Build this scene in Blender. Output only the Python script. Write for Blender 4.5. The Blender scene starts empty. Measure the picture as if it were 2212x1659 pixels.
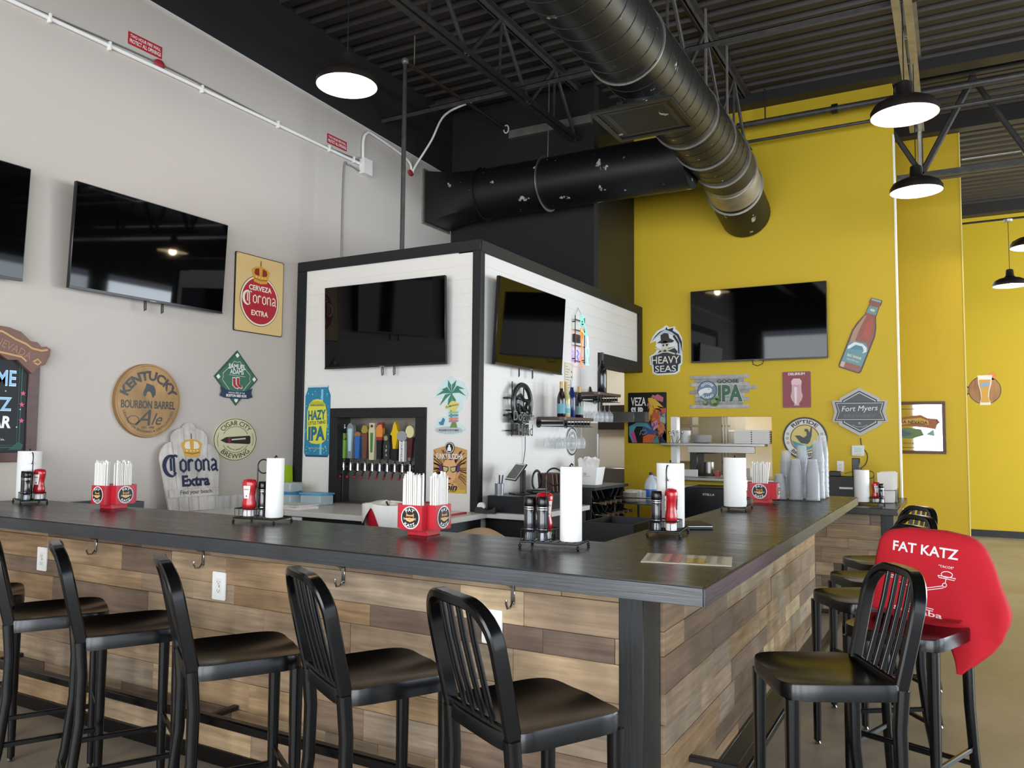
import bpy, bmesh, math, random
from mathutils import Vector, Matrix
sc = bpy.context.scene
C = sc.collection
PI = math.pi
R = math.radians
rnd = random.Random(7)

# ------------------------------------------------------------------ camera
cam_d = bpy.data.cameras.new('camera'); cam = bpy.data.objects.new('camera', cam_d); C.objects.link(cam)
yaw, pitch, roll = R(29.0973), R(3.7538), R(0.4830)
fw = Vector((-math.sin(yaw)*math.cos(pitch), math.cos(yaw)*math.cos(pitch), math.sin(pitch)))
rt = Vector((math.cos(yaw), math.sin(yaw), 0)); up = rt.cross(fw)
rt2 = rt*math.cos(roll)+up*math.sin(roll); up2 = up*math.cos(roll)-rt*math.sin(roll)
cam.matrix_world = Matrix(((rt2.x, up2.x, -fw.x, 0), (rt2.y, up2.y, -fw.y, 0), (rt2.z, up2.z, -fw.z, 1.52), (0, 0, 0, 1)))
cam_d.sensor_fit = 'HORIZONTAL'; cam_d.sensor_width = 36.0; cam_d.lens = 36.0*1715.55/2212
cam_d.clip_start = 0.05; cam_d.clip_end = 200
sc.camera = cam

# ------------------------------------------------------------------ view, world, daylight
sc.view_settings.view_transform = 'Standard'; sc.view_settings.look = 'None'
sc.view_settings.gamma = 1.0; sc.view_settings.use_curve_mapping = False
sc.view_settings.exposure = 0.0
sc.cycles.use_denoising = True
sc.cycles.max_bounces = 8; sc.cycles.diffuse_bounces = 5; sc.cycles.glossy_bounces = 4
sc.cycles.transmission_bounces = 8; sc.cycles.transparent_max_bounces = 10
sc.cycles.sample_clamp_indirect = 6.0; sc.cycles.caustics_reflective = False; sc.cycles.caustics_refractive = False
w = bpy.data.worlds.new('world'); sc.world = w; w.use_nodes = True
bgn = w.node_tree.nodes['Background']; bgn.inputs[0].default_value = (0.75, 0.86, 1.0, 1); bgn.inputs[1].default_value = 1.6

def area(name, loc, rot, sx, sy, power, col):
    l = bpy.data.lights.new(name, 'AREA'); l.shape = 'RECTANGLE'; l.size = sx; l.size_y = sy; l.energy = power; l.color = col
    o = bpy.data.objects.new(name, l); C.objects.link(o); o.location = loc; o.rotation_euler = rot
    return o
# daylight through the storefront glazing behind the camera (y = -4) and along the right side (x = 7)
DAY = (0.93, 0.965, 1.0)
for i, x in enumerate((-3.1, -0.2, 2.7, 5.4)):
    area('daylight_front', (x, -4.06, 2.0), (R(90), 0, 0), 2.5, 3.5, 215, DAY)
for y, p in ((-2.2, 45), (1.6, 60), (5.4, 170), (9.2, 240), (12.8, 620)):
    area('daylight_side', (7.06, y, 2.0), (0, R(90), 0), 3.5, 3.1, p, (.82, .91, 1.0))

# ------------------------------------------------------------------ materials
def lin(h):
    h = h.lstrip('#'); out = []
    for i in (0, 2, 4):
        c = int(h[i:i+2], 16)/255
        out.append(c/12.92 if c <= .04045 else ((c+.055)/1.055)**2.4)
    return (*out, 1)
_m = {}
def mat(col, rough=.5, metal=0.0, emit=0, trans=0, coat=0, spec=.5, bump=0, bscale=80, alpha=1, var=0, vscale=6):
    key = (col, rough, metal, emit, trans, coat, spec, bump, bscale, alpha, var, vscale)
    if key in _m: return _m[key]
    m = bpy.data.materials.new('m_'+col.lstrip('#')); m.use_nodes = True; _m[key] = m
    nt = m.node_tree; b = nt.nodes['Principled BSDF']
    b.inputs['Base Color'].default_value = lin(col); b.inputs['Roughness'].default_value = rough
    b.inputs['Metallic'].default_value = metal; b.inputs['Specular IOR Level'].default_value = spec
    if coat: b.inputs['Coat Weight'].default_value = coat; b.inputs['Coat Roughness'].default_value = .12
    if emit:
        b.inputs['Emission Color'].default_value = lin(col); b.inputs['Emission Strength'].default_value = emit
    if trans: b.inputs['Transmission Weight'].default_value = trans; b.inputs['IOR'].default_value = 1.45
    if alpha < 1: b.inputs['Alpha'].default_value = alpha
    if bump or var:
        tc = nt.nodes.new('ShaderNodeTexCoord')
    if bump:
        n = nt.nodes.new('ShaderNodeTexNoise'); n.inputs['Scale'].default_value = bscale; n.inputs['Detail'].default_value = 3
        bp = nt.nodes.new('ShaderNodeBump'); bp.inputs['Strength'].default_value = bump; bp.inputs['Distance'].default_value = .004
        nt.links.new(tc.outputs['Object'], n.inputs['Vector']); nt.links.new(n.outputs['Fac'], bp.inputs['Height']); nt.links.new(bp.outputs['Normal'], b.inputs['Normal'])
    if var:
        n2 = nt.nodes.new('ShaderNodeTexNoise'); n2.inputs['Scale'].default_value = vscale; n2.inputs['Detail'].default_value = 4
        mx = nt.nodes.new('ShaderNodeHueSaturation'); mr = nt.nodes.new('ShaderNodeMapRange')
        mr.inputs[1].default_value = .3; mr.inputs[2].default_value = .7; mr.inputs[3].default_value = 1-var; mr.inputs[4].default_value = 1+var
        nt.links.new(tc.outputs['Object'], n2.inputs['Vector']); nt.links.new(n2.outputs['Fac'], mr.inputs[0]); nt.links.new(mr.outputs[0], mx.inputs['Value'])
        mx.inputs['Color'].default_value = lin(col); nt.links.new(mx.outputs[0], b.inputs['Base Color'])
    return m

def ramp(nt, stops, interp='LINEAR'):
    r = nt.nodes.new('ShaderNodeValToRGB'); cr = r.color_ramp; cr.interpolation = interp
    while len(cr.elements) < len(stops): cr.elements.new(.5)
    for e, (p, c) in zip(cr.elements, stops): e.position = p; e.color = lin(c)
    return r

def wood_mat(name, stops, rough, grain=(3, 40, 40), strength=.35, use_tone=True, bump=.25, knots=True):
    m = bpy.data.materials.new(name); m.use_nodes = True; nt = m.node_tree; b = nt.nodes['Principled BSDF']; L = nt.links.new
    tc = nt.nodes.new('ShaderNodeTexCoord'); mp = nt.nodes.new('ShaderNodeMapping'); mp.inputs['Scale'].default_value = grain
    L(tc.outputs['Object'], mp.inputs['Vector'])
    n = nt.nodes.new('ShaderNodeTexNoise'); n.noise_dimensions = '4D'; n.inputs['Scale'].default_value = 1; n.inputs['Detail'].default_value = 6; n.inputs['Distortion'].default_value = .6
    L(mp.outputs[0], n.inputs['Vector'])
    n2 = nt.nodes.new('ShaderNodeTexNoise'); n2.noise_dimensions = '4D'; n2.inputs['Scale'].default_value = 5; n2.inputs['Detail'].default_value = 5
    L(tc.outputs['Object'], n2.inputs['Vector'])
    r = ramp(nt, stops)
    if use_tone:
        at = nt.nodes.new('ShaderNodeAttribute'); at.attribute_name = 'tone'
        sp = nt.nodes.new('ShaderNodeSeparateColor'); L(at.outputs['Color'], sp.inputs[0])
        mu = nt.nodes.new('ShaderNodeMath'); mu.operation = 'MULTIPLY'; mu.inputs[1].default_value = 60
        L(sp.outputs[1], mu.inputs[0]); L(mu.outputs[0], n.inputs['W']); L(mu.outputs[0], n2.inputs['W'])
        L(sp.outputs[0], r.inputs[0])
    mr = nt.nodes.new('ShaderNodeMapRange'); mr.inputs[1].default_value = .3; mr.inputs[2].default_value = .7
    mr.inputs[3].default_value = 1-strength; mr.inputs[4].default_value = 1+strength*.6
    L(n.outputs['Fac'], mr.inputs[0])
    mr2 = nt.nodes.new('ShaderNodeMapRange'); mr2.inputs[1].default_value = .32; mr2.inputs[2].default_value = .68
    mr2.inputs[3].default_value = .7; mr2.inputs[4].default_value = 1.2
    L(n2.outputs['Fac'], mr2.inputs[0])
    mm = nt.nodes.new('ShaderNodeMath'); mm.operation = 'MULTIPLY'; L(mr.outputs[0], mm.inputs[0]); L(mr2.outputs[0], mm.inputs[1])
    hs = nt.nodes.new('ShaderNodeHueSaturation'); L(r.outputs[0], hs.inputs['Color']); L(mm.outputs[0], hs.inputs['Value']); L(hs.outputs[0], b.inputs['Base Color'])
    b.inputs['Roughness'].default_value = rough
    bp = nt.nodes.new('ShaderNodeBump'); bp.inputs['Strength'].default_value = bump; bp.inputs['Distance'].default_value = .003
    L(n.outputs['Fac'], bp.inputs['Height']); L(bp.outputs['Normal'], b.inputs['Normal'])
    return m

PLANK = [(0, '#6b5648'), (.18, '#86705c'), (.36, '#a58a6c'), (.55, '#94836f'), (.72, '#b39673'), (.88, '#987a58'), (1, '#c2a985')]
M_plank = wood_mat('reclaimed_planks', PLANK, .5, grain=(3, 3, 45))
M_plank_y = wood_mat('reclaimed_planks_side', PLANK, .42, grain=(3, 3, 45))
M_barrel = wood_mat('barrel_oak', [(0, '#a8824f'), (.5, '#b58f5c'), (1, '#c39d69')], .55, grain=(14, 14, 2), strength=.2)
M_white_wood = wood_mat('whitewashed_wood', [(0, '#cfc8c0'), (1, '#ded8d1')], .6, grain=(30, 30, 2.2), strength=.2)
M_walnut = wood_mat('dark_brown_wood', [(0, '#4b3029'), (1, '#5f3d33')], .45, grain=(4, 30, 30), use_tone=False, strength=.25)
M_lightwood = wood_mat('light_wood_disc', [(0, '#b07b45'), (1, '#c08a52')], .5, grain=(30, 30, 3), use_tone=False, strength=.4)

def bartop_mat():
    m = bpy.data.materials.new('black_stained_bar_top'); m.use_nodes = True; nt = m.node_tree; b = nt.nodes['Principled BSDF']; L = nt.links.new
    tc = nt.nodes.new('ShaderNodeTexCoord'); mp = nt.nodes.new('ShaderNodeMapping'); mp.inputs['Scale'].default_value = (2.0, 14, 14)
    L(tc.outputs['Object'], mp.inputs['Vector'])
    n = nt.nodes.new('ShaderNodeTexNoise'); n.inputs['Scale'].default_value = 1.4; n.inputs['Detail'].default_value = 5; L(mp.outputs[0], n.inputs['Vector'])
    r = ramp(nt, [(.3, '#151312'), (.7, '#211e1c')]); L(n.outputs['Fac'], r.inputs[0]); L(r.outputs[0], b.inputs['Base Color'])
    mr = nt.nodes.new('ShaderNodeMapRange'); mr.inputs[3].default_value = .2; mr.inputs[4].default_value = .36; L(n.outputs['Fac'], mr.inputs[0]); L(mr.outputs[0], b.inputs['Roughness'])
    bp = nt.nodes.new('ShaderNodeBump'); bp.inputs['Strength'].default_value = .05; bp.inputs['Distance'].default_value = .003
    L(n.outputs['Fac'], bp.inputs['Height']); L(bp.outputs['Normal'], b.inputs['Normal'])
    b.inputs['Specular IOR Level'].default_value = .5
    return m
M_bartop = bartop_mat()

def concrete():
    m = bpy.data.materials.new('polished_concrete'); m.use_nodes = True; nt = m.node_tree; b = nt.nodes['Principled BSDF']; L = nt.links.new
    tc = nt.nodes.new('ShaderNodeTexCoord')
    n = nt.nodes.new('ShaderNodeTexNoise'); n.inputs['Scale'].default_value = .9; n.inputs['Detail'].default_value = 8; n.inputs['Roughness'].default_value = .65; L(tc.outputs['Object'], n.inputs['Vector'])
    r = ramp(nt, [(.3, '#7b7469'), (.5, '#958a7b'), (.7, '#b0a28b')]); L(n.outputs['Fac'], r.inputs[0]); L(r.outputs[0], b.inputs['Base Color'])
    mr = nt.nodes.new('ShaderNodeMapRange'); mr.inputs[3].default_value = .22; mr.inputs[4].default_value = .5; L(n.outputs['Fac'], mr.inputs[0]); L(mr.outputs[0], b.inputs['Roughness'])
    return m

def duct_mat(name, base, metal, rough, scuff):
    m = bpy.data.materials.new(name); m.use_nodes = True; nt = m.node_tree; b = nt.nodes['Principled BSDF']; L = nt.links.new
    tc = nt.nodes.new('ShaderNodeTexCoord')
    n = nt.nodes.new('ShaderNodeTexNoise'); n.inputs['Scale'].default_value = 9; n.inputs['Detail'].default_value = 8; L(tc.outputs['Object'], n.inputs['Vector'])
    r = ramp(nt, [(scuff, base), (min(scuff+.03, 1), '#b9b6b0')]); L(n.outputs['Fac'], r.inputs[0]); L(r.outputs[0], b.inputs['Base Color'])
    b.inputs['Metallic'].default_value = metal; b.inputs['Roughness'].default_value = rough
    return m
M_duct = duct_mat('scuffed_black_duct', '#1c1b1a', .15, .38, .69)
M_ductd = duct_mat('matt_black_duct', '#0f1112', .1, .45, .66)
M_black = mat('#161616', .45)
M_blackgloss = mat('#070708', .22, spec=.45)
M_trim = mat('#1b1d1f', .5, spec=.35)
M_steelblk = mat('#4a4745', .5, .35, var=.25, vscale=14)
M_steeldk = mat('#2b2826', .55, .2)
M_galv = mat('#a9a59d', .38, .8, var=.15, vscale=10)
M_ss = mat('#a3a19c', .36, .85)
M_chrome = mat('#a3a3a3', .13, 1.0)
M_white = mat('#f2f0ec', .5)
M_paper = mat('#e8e4de', .85)
M_glass = mat('#ffffff', .03, trans=1.0)
M_screen = mat('#030304', .035, spec=.32)
M_bezel = mat('#0f0f10', .3)
M_red = mat('#c01f30', .35)
M_wire = mat('#17181a', .35, .4)
M_gray = mat('#c2b9b0', .8, bump=.06, bscale=140)
M_yellow = mat('#d0b01a', .6, bump=.05, bscale=140)
M_blackwall = mat('#17191b', .8)
M_soffit = mat('#1d1d1e', .8)
M_deck = mat('#38332f', .5, .25)

# ------------------------------------------------------------------ geometry builder
def smooth_path(P, k=6):
    """smooth a path of points (Catmull-Rom)"""
    P = [Vector(p) for p in P]; out = []
    for i in range(len(P)-1):
        a, b, c, d = P[max(i-1, 0)], P[i], P[i+1], P[min(i+2, len(P)-1)]
        for j in range(k):
            t = j/k; out.append(.5*((2*b)+(c-a)*t+(2*a-5*b+4*c-d)*t*t+(3*b-a-3*c+d)*t**3))
    return out+[P[-1]]
class G:
    def __init__(s): s.bm = bmesh.new(); s.tone = None
    def _merge(s, t, M=None):
        me = bpy.data.meshes.new('t'); t.to_mesh(me); t.free()
        if M is not None: me.transform(M)
        s.bm.from_mesh(me); bpy.data.meshes.remove(me); return s
    def box(s, x0, y0, z0, x1, y1, z1, bev=0, seg=1, M=None):
        t = bmesh.new(); bmesh.ops.create_cube(t, size=1)
        bmesh.ops.scale(t, vec=(abs(x1-x0), abs(y1-y0), abs(z1-z0)), verts=t.verts)
        bmesh.ops.translate(t, vec=((x0+x1)/2, (y0+y1)/2, (z0+z1)/2), verts=t.verts)
        if bev: bmesh.ops.bevel(t, geom=t.edges[:], offset=bev, segments=seg, affect='EDGES', profile=.5)
        return s._merge(t, M)
    def cyl(s, p0, p1, r, r1=None, n=16, caps=True):
        p0 = Vector(p0); p1 = Vector(p1); d = p1-p0; r1 = r if r1 is None else r1
        t = bmesh.new(); bmesh.ops.create_cone(t, cap_ends=caps, segments=n, radius1=r, radius2=r1, depth=d.length)
        return s._merge(t, Matrix.Translation((p0+p1)/2) @ d.to_track_quat('Z', 'Y').to_matrix().to_4x4())
    def sphere(s, c, r, sx=1, sy=1, sz=1, n=14):
        t = bmesh.new(); bmesh.ops.create_uvsphere(t, u_segments=n, v_segments=max(6, n//2), radius=r)
        return s._merge(t, Matrix.Translation(c) @ Matrix.Diagonal((sx, sy, sz, 1)))
    def frames(s, pts, closed, up):
        P = [Vector(p) for p in pts]; n = len(P); out = []; prev = None
        for i in range(n):
            if closed: t = P[(i+1) % n]-P[i-1]
            else: t = P[min(i+1, n-1)]-P[max(i-1, 0)]
            t.normalize()
            if up is not None: a = Vector(up)
            elif prev is None: a = Vector((0, 0, 1)) if abs(t.z) < .9 else Vector((1, 0, 0))
            else: a = prev
            a = a-t*a.dot(t)
            if a.length < 1e-6: a = Vector((1, 0, 0))-t*t.x
            a.normalize(); prev = a; out.append((P[i], a, t.cross(a)))
        return out
    def sweep(s, pts, prof, closed=False, up=None, scales=None, caps=True):
        fr = s.frames(pts, closed, up); rings = []
        for i, (p, a, b) in enumerate(fr):
            k = scales[i] if scales else 1
            rings.append([s.bm.verts.new(p+a*(v*k)+b*(u*k)) for u, v in prof])
        m = len(prof); n = len(rings)
        for i in range(n if closed else n-1):
            A = rings[i]; B = rings[(i+1) % n]
            for j in range(m): s.bm.faces.new((A[j], A[(j+1) % m], B[(j+1) % m], B[j]))
        if caps and not closed:
            s.bm.faces.new(rings[0][::-1]); s.bm.faces.new(rings[-1])
        return s
    def tube(s, pts, r, n=8, closed=False, up=None):
        return s.sweep(pts, [(r*math.cos(2*PI*k/n), r*math.sin(2*PI*k/n)) for k in range(n)], closed, up)
    def bar(s, pts, w, h, closed=False, up=None, scales=None):
        c = min(w, h)*.18; a, b = w/2, h/2
        pr = [(-a+c, -b), (a-c, -b), (a, -b+c), (a, b-c), (a-c, b), (-a+c, b), (-a, b-c), (-a, -b+c)]
        return s.sweep(pts, pr, closed, up, scales)
    def lathe(s, prof, c=(0, 0, 0), n=24, M=None):
        t = bmesh.new(); rings = []
        for r, z in prof:
            if r < 1e-6: rings.append([t.verts.new((0, 0, z))])
            else: rings.append([t.verts.new((r*math.cos(2*PI*k/n), r*math.sin(2*PI*k/n), z)) for k in range(n)])
        for A, B in zip(rings, rings[1:]):
            for k in range(n):
                a0, a1 = A[k % len(A)], A[(k+1) % len(A)]; b0, b1 = B[k % len(B)], B[(k+1) % len(B)]
                f = [a0, a1, b1, b0]; g = []
                for v in f:
                    if v not in g: g.append(v)
                if len(g) > 2: t.faces.new(g)
        MM = Matrix.Translation(c)
        return s._merge(t, MM if M is None else MM @ M)
    def prism(s, out, y0, y1):
        """outline in x,z extruded along y"""
        t = bmesh.new(); a = [t.verts.new((x, y0, z)) for x, z in out]; f = t.faces.new(a)
        r = bmesh.ops.extrude_face_region(t, geom=[f]); vs = [v for v in r['geom'] if isinstance(v, bmesh.types.BMVert)]
        bmesh.ops.translate(t, vec=(0, y1-y0, 0), verts=vs)
        bmesh.ops.recalc_face_normals(t, faces=t.faces); bmesh.ops.triangulate(t, faces=[f for f in t.faces if len(f.verts) > 4])
        return s._merge(t)
    def prismz(s, out, z0, z1):
        t = bmesh.new(); a = [t.verts.new((x, y, z0)) for x, y in out]; f = t.faces.new(a)
        r = bmesh.ops.extrude_face_region(t, geom=[f]); vs = [v for v in r['geom'] if isinstance(v, bmesh.types.BMVert)]
        bmesh.ops.translate(t, vec=(0, 0, z1-z0), verts=vs); bmesh.ops.recalc_face_normals(t, faces=t.faces)
        bmesh.ops.triangulate(t, faces=[f for f in t.faces if len(f.verts) > 4])
        return s._merge(t)
    def grid(s, fn, nu, nv, closed_u=False):
        V = [[s.bm.verts.new(fn(i/(nu if closed_u else nu-1), j/(nv-1))) for j in range(nv)] for i in range(nu)]
        for i in range(nu if closed_u else nu-1):
            for j in range(nv-1):
                A, B = V[i], V[(i+1) % nu]
                s.bm.faces.new((A[j], B[j], B[j+1], A[j+1]))
        return s
    def build(s, name, m, parent=None, smooth=40, M=None, recalc=True):
        if recalc: bmesh.ops.recalc_face_normals(s.bm, faces=s.bm.faces)
        me = bpy.data.meshes.new(name); s.bm.to_mesh(me); s.bm.free()
        if M is not None: me.transform(M)
        me.materials.append(m)
        if smooth:
            me.polygons.foreach_set('use_smooth', [True]*len(me.polygons)); me.set_sharp_from_angle(angle=R(smooth))
        o = bpy.data.objects.new(name, me); C.objects.link(o)
        if parent is not None: o.parent = parent
        return o

def tag(o, label, cat, group=None):
    o['label'] = label; o['category'] = cat
    if group: o['group'] = group
    return o
def thing(name, label, cat, loc=(0, 0, 0), rz=0, group=None):
    o = bpy.data.objects.new(name, None); C.objects.link(o); o.location = loc; o.rotation_euler = (0, 0, rz); o.empty_display_size = .05
    return tag(o, label, cat, group)
def struct(name, g, m, smooth=40):
    o = g.build(name, m, None, smooth); o['kind'] = 'structure'; return o
def dup(root, loc, rz, label=None, group=None):
    r = root.copy(); C.objects.link(r); r.location = loc; r.rotation_euler = (0, 0, rz)
    if label: r['label'] = label
    if group: r['group'] = group
    for ch in list(root.children):
        c = ch.copy(); C.objects.link(c); c.parent = r
        for g in list(ch.children):
            d = g.copy(); C.objects.link(d); d.parent = c
    return r
def arc(cx, cz, r, a0, a1, n=24, sx=1):
    return [(cx+sx*r*math.cos(R(a0+(a1-a0)*i/n)), cz+r*math.sin(R(a0+(a1-a0)*i/n))) for i in range(n+1)]
def ell(cx, cz, rx, rz, n=36): return [(cx+rx*math.cos(2*PI*i/n), cz+rz*math.sin(2*PI*i/n)) for i in range(n)]
def rrect(x0, z0, x1, z1, r, n=5):
    out = []
    for cx, cz, a in ((x1-r, z0+r, -90), (x1-r, z1-r, 0), (x0+r, z1-r, 90), (x0+r, z0+r, 180)):
        out += arc(cx, cz, r, a, a+90, n)
    return out

# ------------------------------------------------------------------ flat printed art (lettering and emblems on signs)
_txt = {}
def text_mesh(s, bold=0.0, shear=0.0):
    k = (s, bold, shear)
    if k in _txt: return _txt[k]
    cu = bpy.data.curves.new('t', 'FONT'); cu.body = s; cu.size = 1; cu.offset = bold; cu.shear = shear; cu.resolution_u = 3
    o = bpy.data.objects.new('t', cu); C.objects.link(o); dg = bpy.context.evaluated_depsgraph_get()
    me = bpy.data.meshes.new_from_object(o.evaluated_get(dg))
    V = [(v.co.x, v.co.y) for v in me.vertices]; F = [tuple(p.vertices) for p in me.polygons]
    bpy.data.objects.remove(o); bpy.data.curves.remove(cu); bpy.data.meshes.remove(me)
    xs = [v[0] for v in V]; ys = [v[1] for v in V]
    _txt[k] = (V, F, min(xs), max(xs), min(ys), max(ys)); return _txt[k]

class Art:
    """flat inks on a root whose local x runs right, z up and -y faces the viewer"""
    def __init__(s, root, base=.004, gloss=.45): s.root = root; s.base = base; s.bms = {}; s.gloss = gloss; s.warp = None
    def bm(s, name, col):
        k = (name, col)
        if k not in s.bms: s.bms[k] = bmesh.new()
        return s.bms[k]
    def v(s, bm, x, z, layer):
        y = -(s.base+.0012*layer)
        if s.warp: x, y, z = s.warp(x, y, z)
        return bm.verts.new((x, y, z))
    def poly(s, pts, col, layer=1, name='print'):
        bm = s.bm(name, col); f = bm.faces.new([s.v(bm, x, z, layer) for x, z in pts]); f.normal_update()
        if f.normal.y > 0: f.normal_flip()
        if len(pts) > 4: bmesh.ops.triangulate(bm, faces=[f])
    def circ(s, cx, cz, r, col, layer=1, name='print', rz=None, n=36): s.poly(ell(cx, cz, r, r if rz is None else rz, n), col, layer, name)
    def ring(s, cx, cz, r0, r1, col, layer=1, name='print', n=48, a0=0, a1=360, sx=1):
        A = arc(cx, cz, r0, a0, a1, n, sx); B = arc(cx, cz, r1, a0, a1, n, sx)
        for i in range(n): s.poly([A[i], A[i+1], B[i+1], B[i]], col, layer, name)
    def stroke(s, pts, wd, col, layer=1, name='print', closed=False):
        P = [Vector((p[0], p[1])) for p in pts]; n = len(P); q = []
        for i in range(n):
            a = P[i-1] if (i or closed) else P[0]; b = P[(i+1) % n] if (i < n-1 or closed) else P[-1]
            d = (b-a); d = d.normalized() if d.length else Vector((1, 0)); nn = Vector((-d.y, d.x))*wd/2
            q.append((P[i]+nn, P[i]-nn))
        for i in range(n if closed else n-1):
            a, b = q[i], q[(i+1) % n]; s.poly([a[0], b[0], b[1], a[1]], col, layer, name)
    def text(s, t, cx, cz, wd, h, col, layer=2, bold=.012, shear=0, rot=0, name='lettering', slope=0):
        V, F, x0, x1, y0, y1 = text_mesh(t, bold, shear); bm = s.bm(name, col)
        kx = wd/(x1-x0); kz = h/(y1-y0); c, sn = math.cos(R(rot)), math.sin(R(rot)); vs = []
        for x, y in V:
            u = (x-(x0+x1)/2)*kx; v = (y-(y0+y1)/2)*kz+slope*u
            vs.append(s.v(bm, cx+u*c-v*sn, cz+u*sn+v*c, layer))
        s._faces(bm, vs, F)
    def arct(s, t, cx, cz, r, mid, span, h, col, layer=2, bold=.012, inward=False, name='lettering'):
        """text bent on a circle of radius r (baseline), centred on angle mid, span degrees; inward = reads along the bottom"""
        V, F, x0, x1, y0, y1 = text_mesh(t, bold, 0); bm = s.bm(name, col); vs = []
        for x, y in V:
            u = (x-(x0+x1)/2)/(x1-x0); v = (y-y0)/(y1-y0)*h
            if inward: a = R(mid+u*span); rr = r+h-v
            else: a = R(mid-u*span); rr = r+v
            vs.append(s.v(bm, cx+rr*math.cos(a), cz+rr*math.sin(a), layer))
        s._faces(bm, vs, F)
    def _faces(s, bm, vs, F):
        for f in F:
            try: fc = bm.faces.new([vs[i] for i in f])
            except ValueError: continue
            fc.normal_update()
            if fc.normal.y > 0: fc.normal_flip()
    def plate(s, out, th, m, name='plate', y0=0):
        o = G().prism(out, -y0, -th-y0).build(name, m, s.root, 30); s.base = th+y0; return o
    def done(s):
        for (name, col), bm in s.bms.items():
            me = bpy.data.meshes.new(name); bm.to_mesh(me); bm.free()
            me.materials.append(mat(col, s.gloss)); o = bpy.data.objects.new(name, me); C.objects.link(o); o.parent = s.root
        s.bms = {}

# ------------------------------------------------------------------ key planes (metres; x right along the bar front, y away from the door side)
GW, BFY, BSX, TW, DECK = -5.1, 5.219, -3.2, 8.87, 5.3
BT = 1.10           # bar top height
CT = 0.94           # back counter height
# ------------------------------------------------------------------ room shell
struct('floor', G().box(-5.4, -4.4, -.06, 7.4, 14.95, 0), concrete())
def yzprism(pts, x0, x1):
    g = G(); t = bmesh.new(); a = [t.verts.new((x0, y, z)) for y, z in pts]; f = t.faces.new(a)
    r = bmesh.ops.extrude_face_region(t, geom=[f]); bmesh.ops.translate(t, vec=(x1-x0, 0, 0), verts=[v for v in r['geom'] if isinstance(v, bmesh.types.BMVert)])
    bmesh.ops.recalc_face_normals(t, faces=t.faces); g._merge(t); return g
struct('wall_left', yzprism([(-4.2, 0), (10.3, 0), (10.3, 4.44), (-4.2, 4.98)], -5.25, GW), M_gray)
struct('wall_left_upper', yzprism([(-4.2, 4.98), (10.3, 4.44), (10.3, 5.5), (-4.2, 5.5)], -5.25, GW+.004), M_soffit)
struct('trim_1', yzprism([(-4.2, 4.972), (7.66, 4.53), (7.66, 4.545), (-4.2, 4.987)], GW, GW+.012), mat('#d9d5d0', .6))
# corrugated steel deck
pts = []; y = -4.3
while y < 14.9:
    pts += [(y, DECK), (y+.085, DECK), (y+.105, DECK+.045), (y+.175, DECK+.045), (y+.195, DECK)]; y += .2
g = G()
for a, b in zip(pts, pts[1:]):
    if abs(a[0]-b[0]) < 1e-4: continue
    g.poly = None
    v = [g.bm.verts.new(p) for p in ((GW-.05, *a), (7.3, *a), (7.3, *b), (GW-.05, *b))]; g.bm.faces.new(v)
bmesh.ops.remove_doubles(g.bm, verts=g.bm.verts, dist=1e-4)
struct('ceiling', g, M_deck, 0)
struct('ceiling_sky_blocker', G().box(-5.4, -4.4, DECK+.06, 7.4, 14.95, DECK+.2), M_deck)  # unseen backing added above the deck to block sky light
# yellow wall with the television and the kitchen pass-through
WX0, WX1, WZ0, WZ1 = -2.845, -1.722, 1.045, 1.757
g = G()
for x0, z0, x1, z1 in ((-3.41, 0, WX0, 2.32), (-3.285, 2.32, WX0, 5.19), (WX0, 0, WX1, WZ0), (WX0, WZ1, WX1, 5.19), (WX1, 0, -.475, 5.19)):
    g.box(x0, TW, z0, x1, TW+.14, z1)
struct('wall_back', g, M_yellow)
struct('trim_2', G().box(-.483, TW-.004, 0, -.468, TW+.144, 4.65), mat('#fbf7e8', .5))
g = G(); g.box(-3.28, TW-.18, 5.19, 7.0, TW+.02, 5.3)
struct('beam_back', g, M_steeldk)
struct('wall_back_right', G().box(-3.0, 10.5, 0, .131, 10.66, 5.12), M_yellow)
struct('trim_3', G().box(.127, 10.494, 0, .139, 10.66, 5.12), mat('#efe08a', .5))
struct('beam_right', G().box(-1.5, 10.35, 5.12, 2.2, 10.5, 5.3), M_steeldk)
struct('wall_far', G().box(-.2, 14.72, 0, 7.2, 14.9, 5.12), M_yellow)
struct('beam_far', G().box(-.2, 14.5, 5.12, 7.2, 14.72, 5.3), M_steeldk)
struct('baseboard_far', G().box(-.2, 14.70, 0, 7.0, 14.72, .105), mat('#1f2224', .5))
struct('wall_bulkhead_front', G().box(GW, 7.66, 2.7, -3.285, 7.78, DECK+.06), M_blackwall)
struct('wall_bulkhead_side', G().box(-3.4, 7.78, 3.0, -3.285, TW, DECK+.06), M_black)
# storefront walls (behind the camera and to its right) with tall glazing
def glazed(name, horizontal, fixed, spans, lo, hi, zt=3.9):
    g = G(); t = .14
    def bx(a0, z0, a1, z1):
        if horizontal: g.box(a0, fixed-t, z0, a1, fixed, z1)
        else: g.box(fixed, a0, z0, fixed+t, a1, z1)
    bx(lo, 0, hi, .18); bx(lo, zt, hi, 5.5); p = lo
    for a, b in spans: bx(p, .18, a, zt); p = b
    bx(p, .18, hi, zt); struct(name, g, mat('#4d4a46', .8))
glazed('wall_front', True, -4.0, [(-4.4, -1.8), (-1.5, 1.1), (1.4, 4.0), (4.1, 6.7)], -5.25, 7.2)
glazed('wall_right', False, 7.0, [(-3.8, -.6), (0, 3.2), (3.8, 7.0), (7.6, 10.8), (11.2, 14.4)], -4.2, 14.9)
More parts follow.
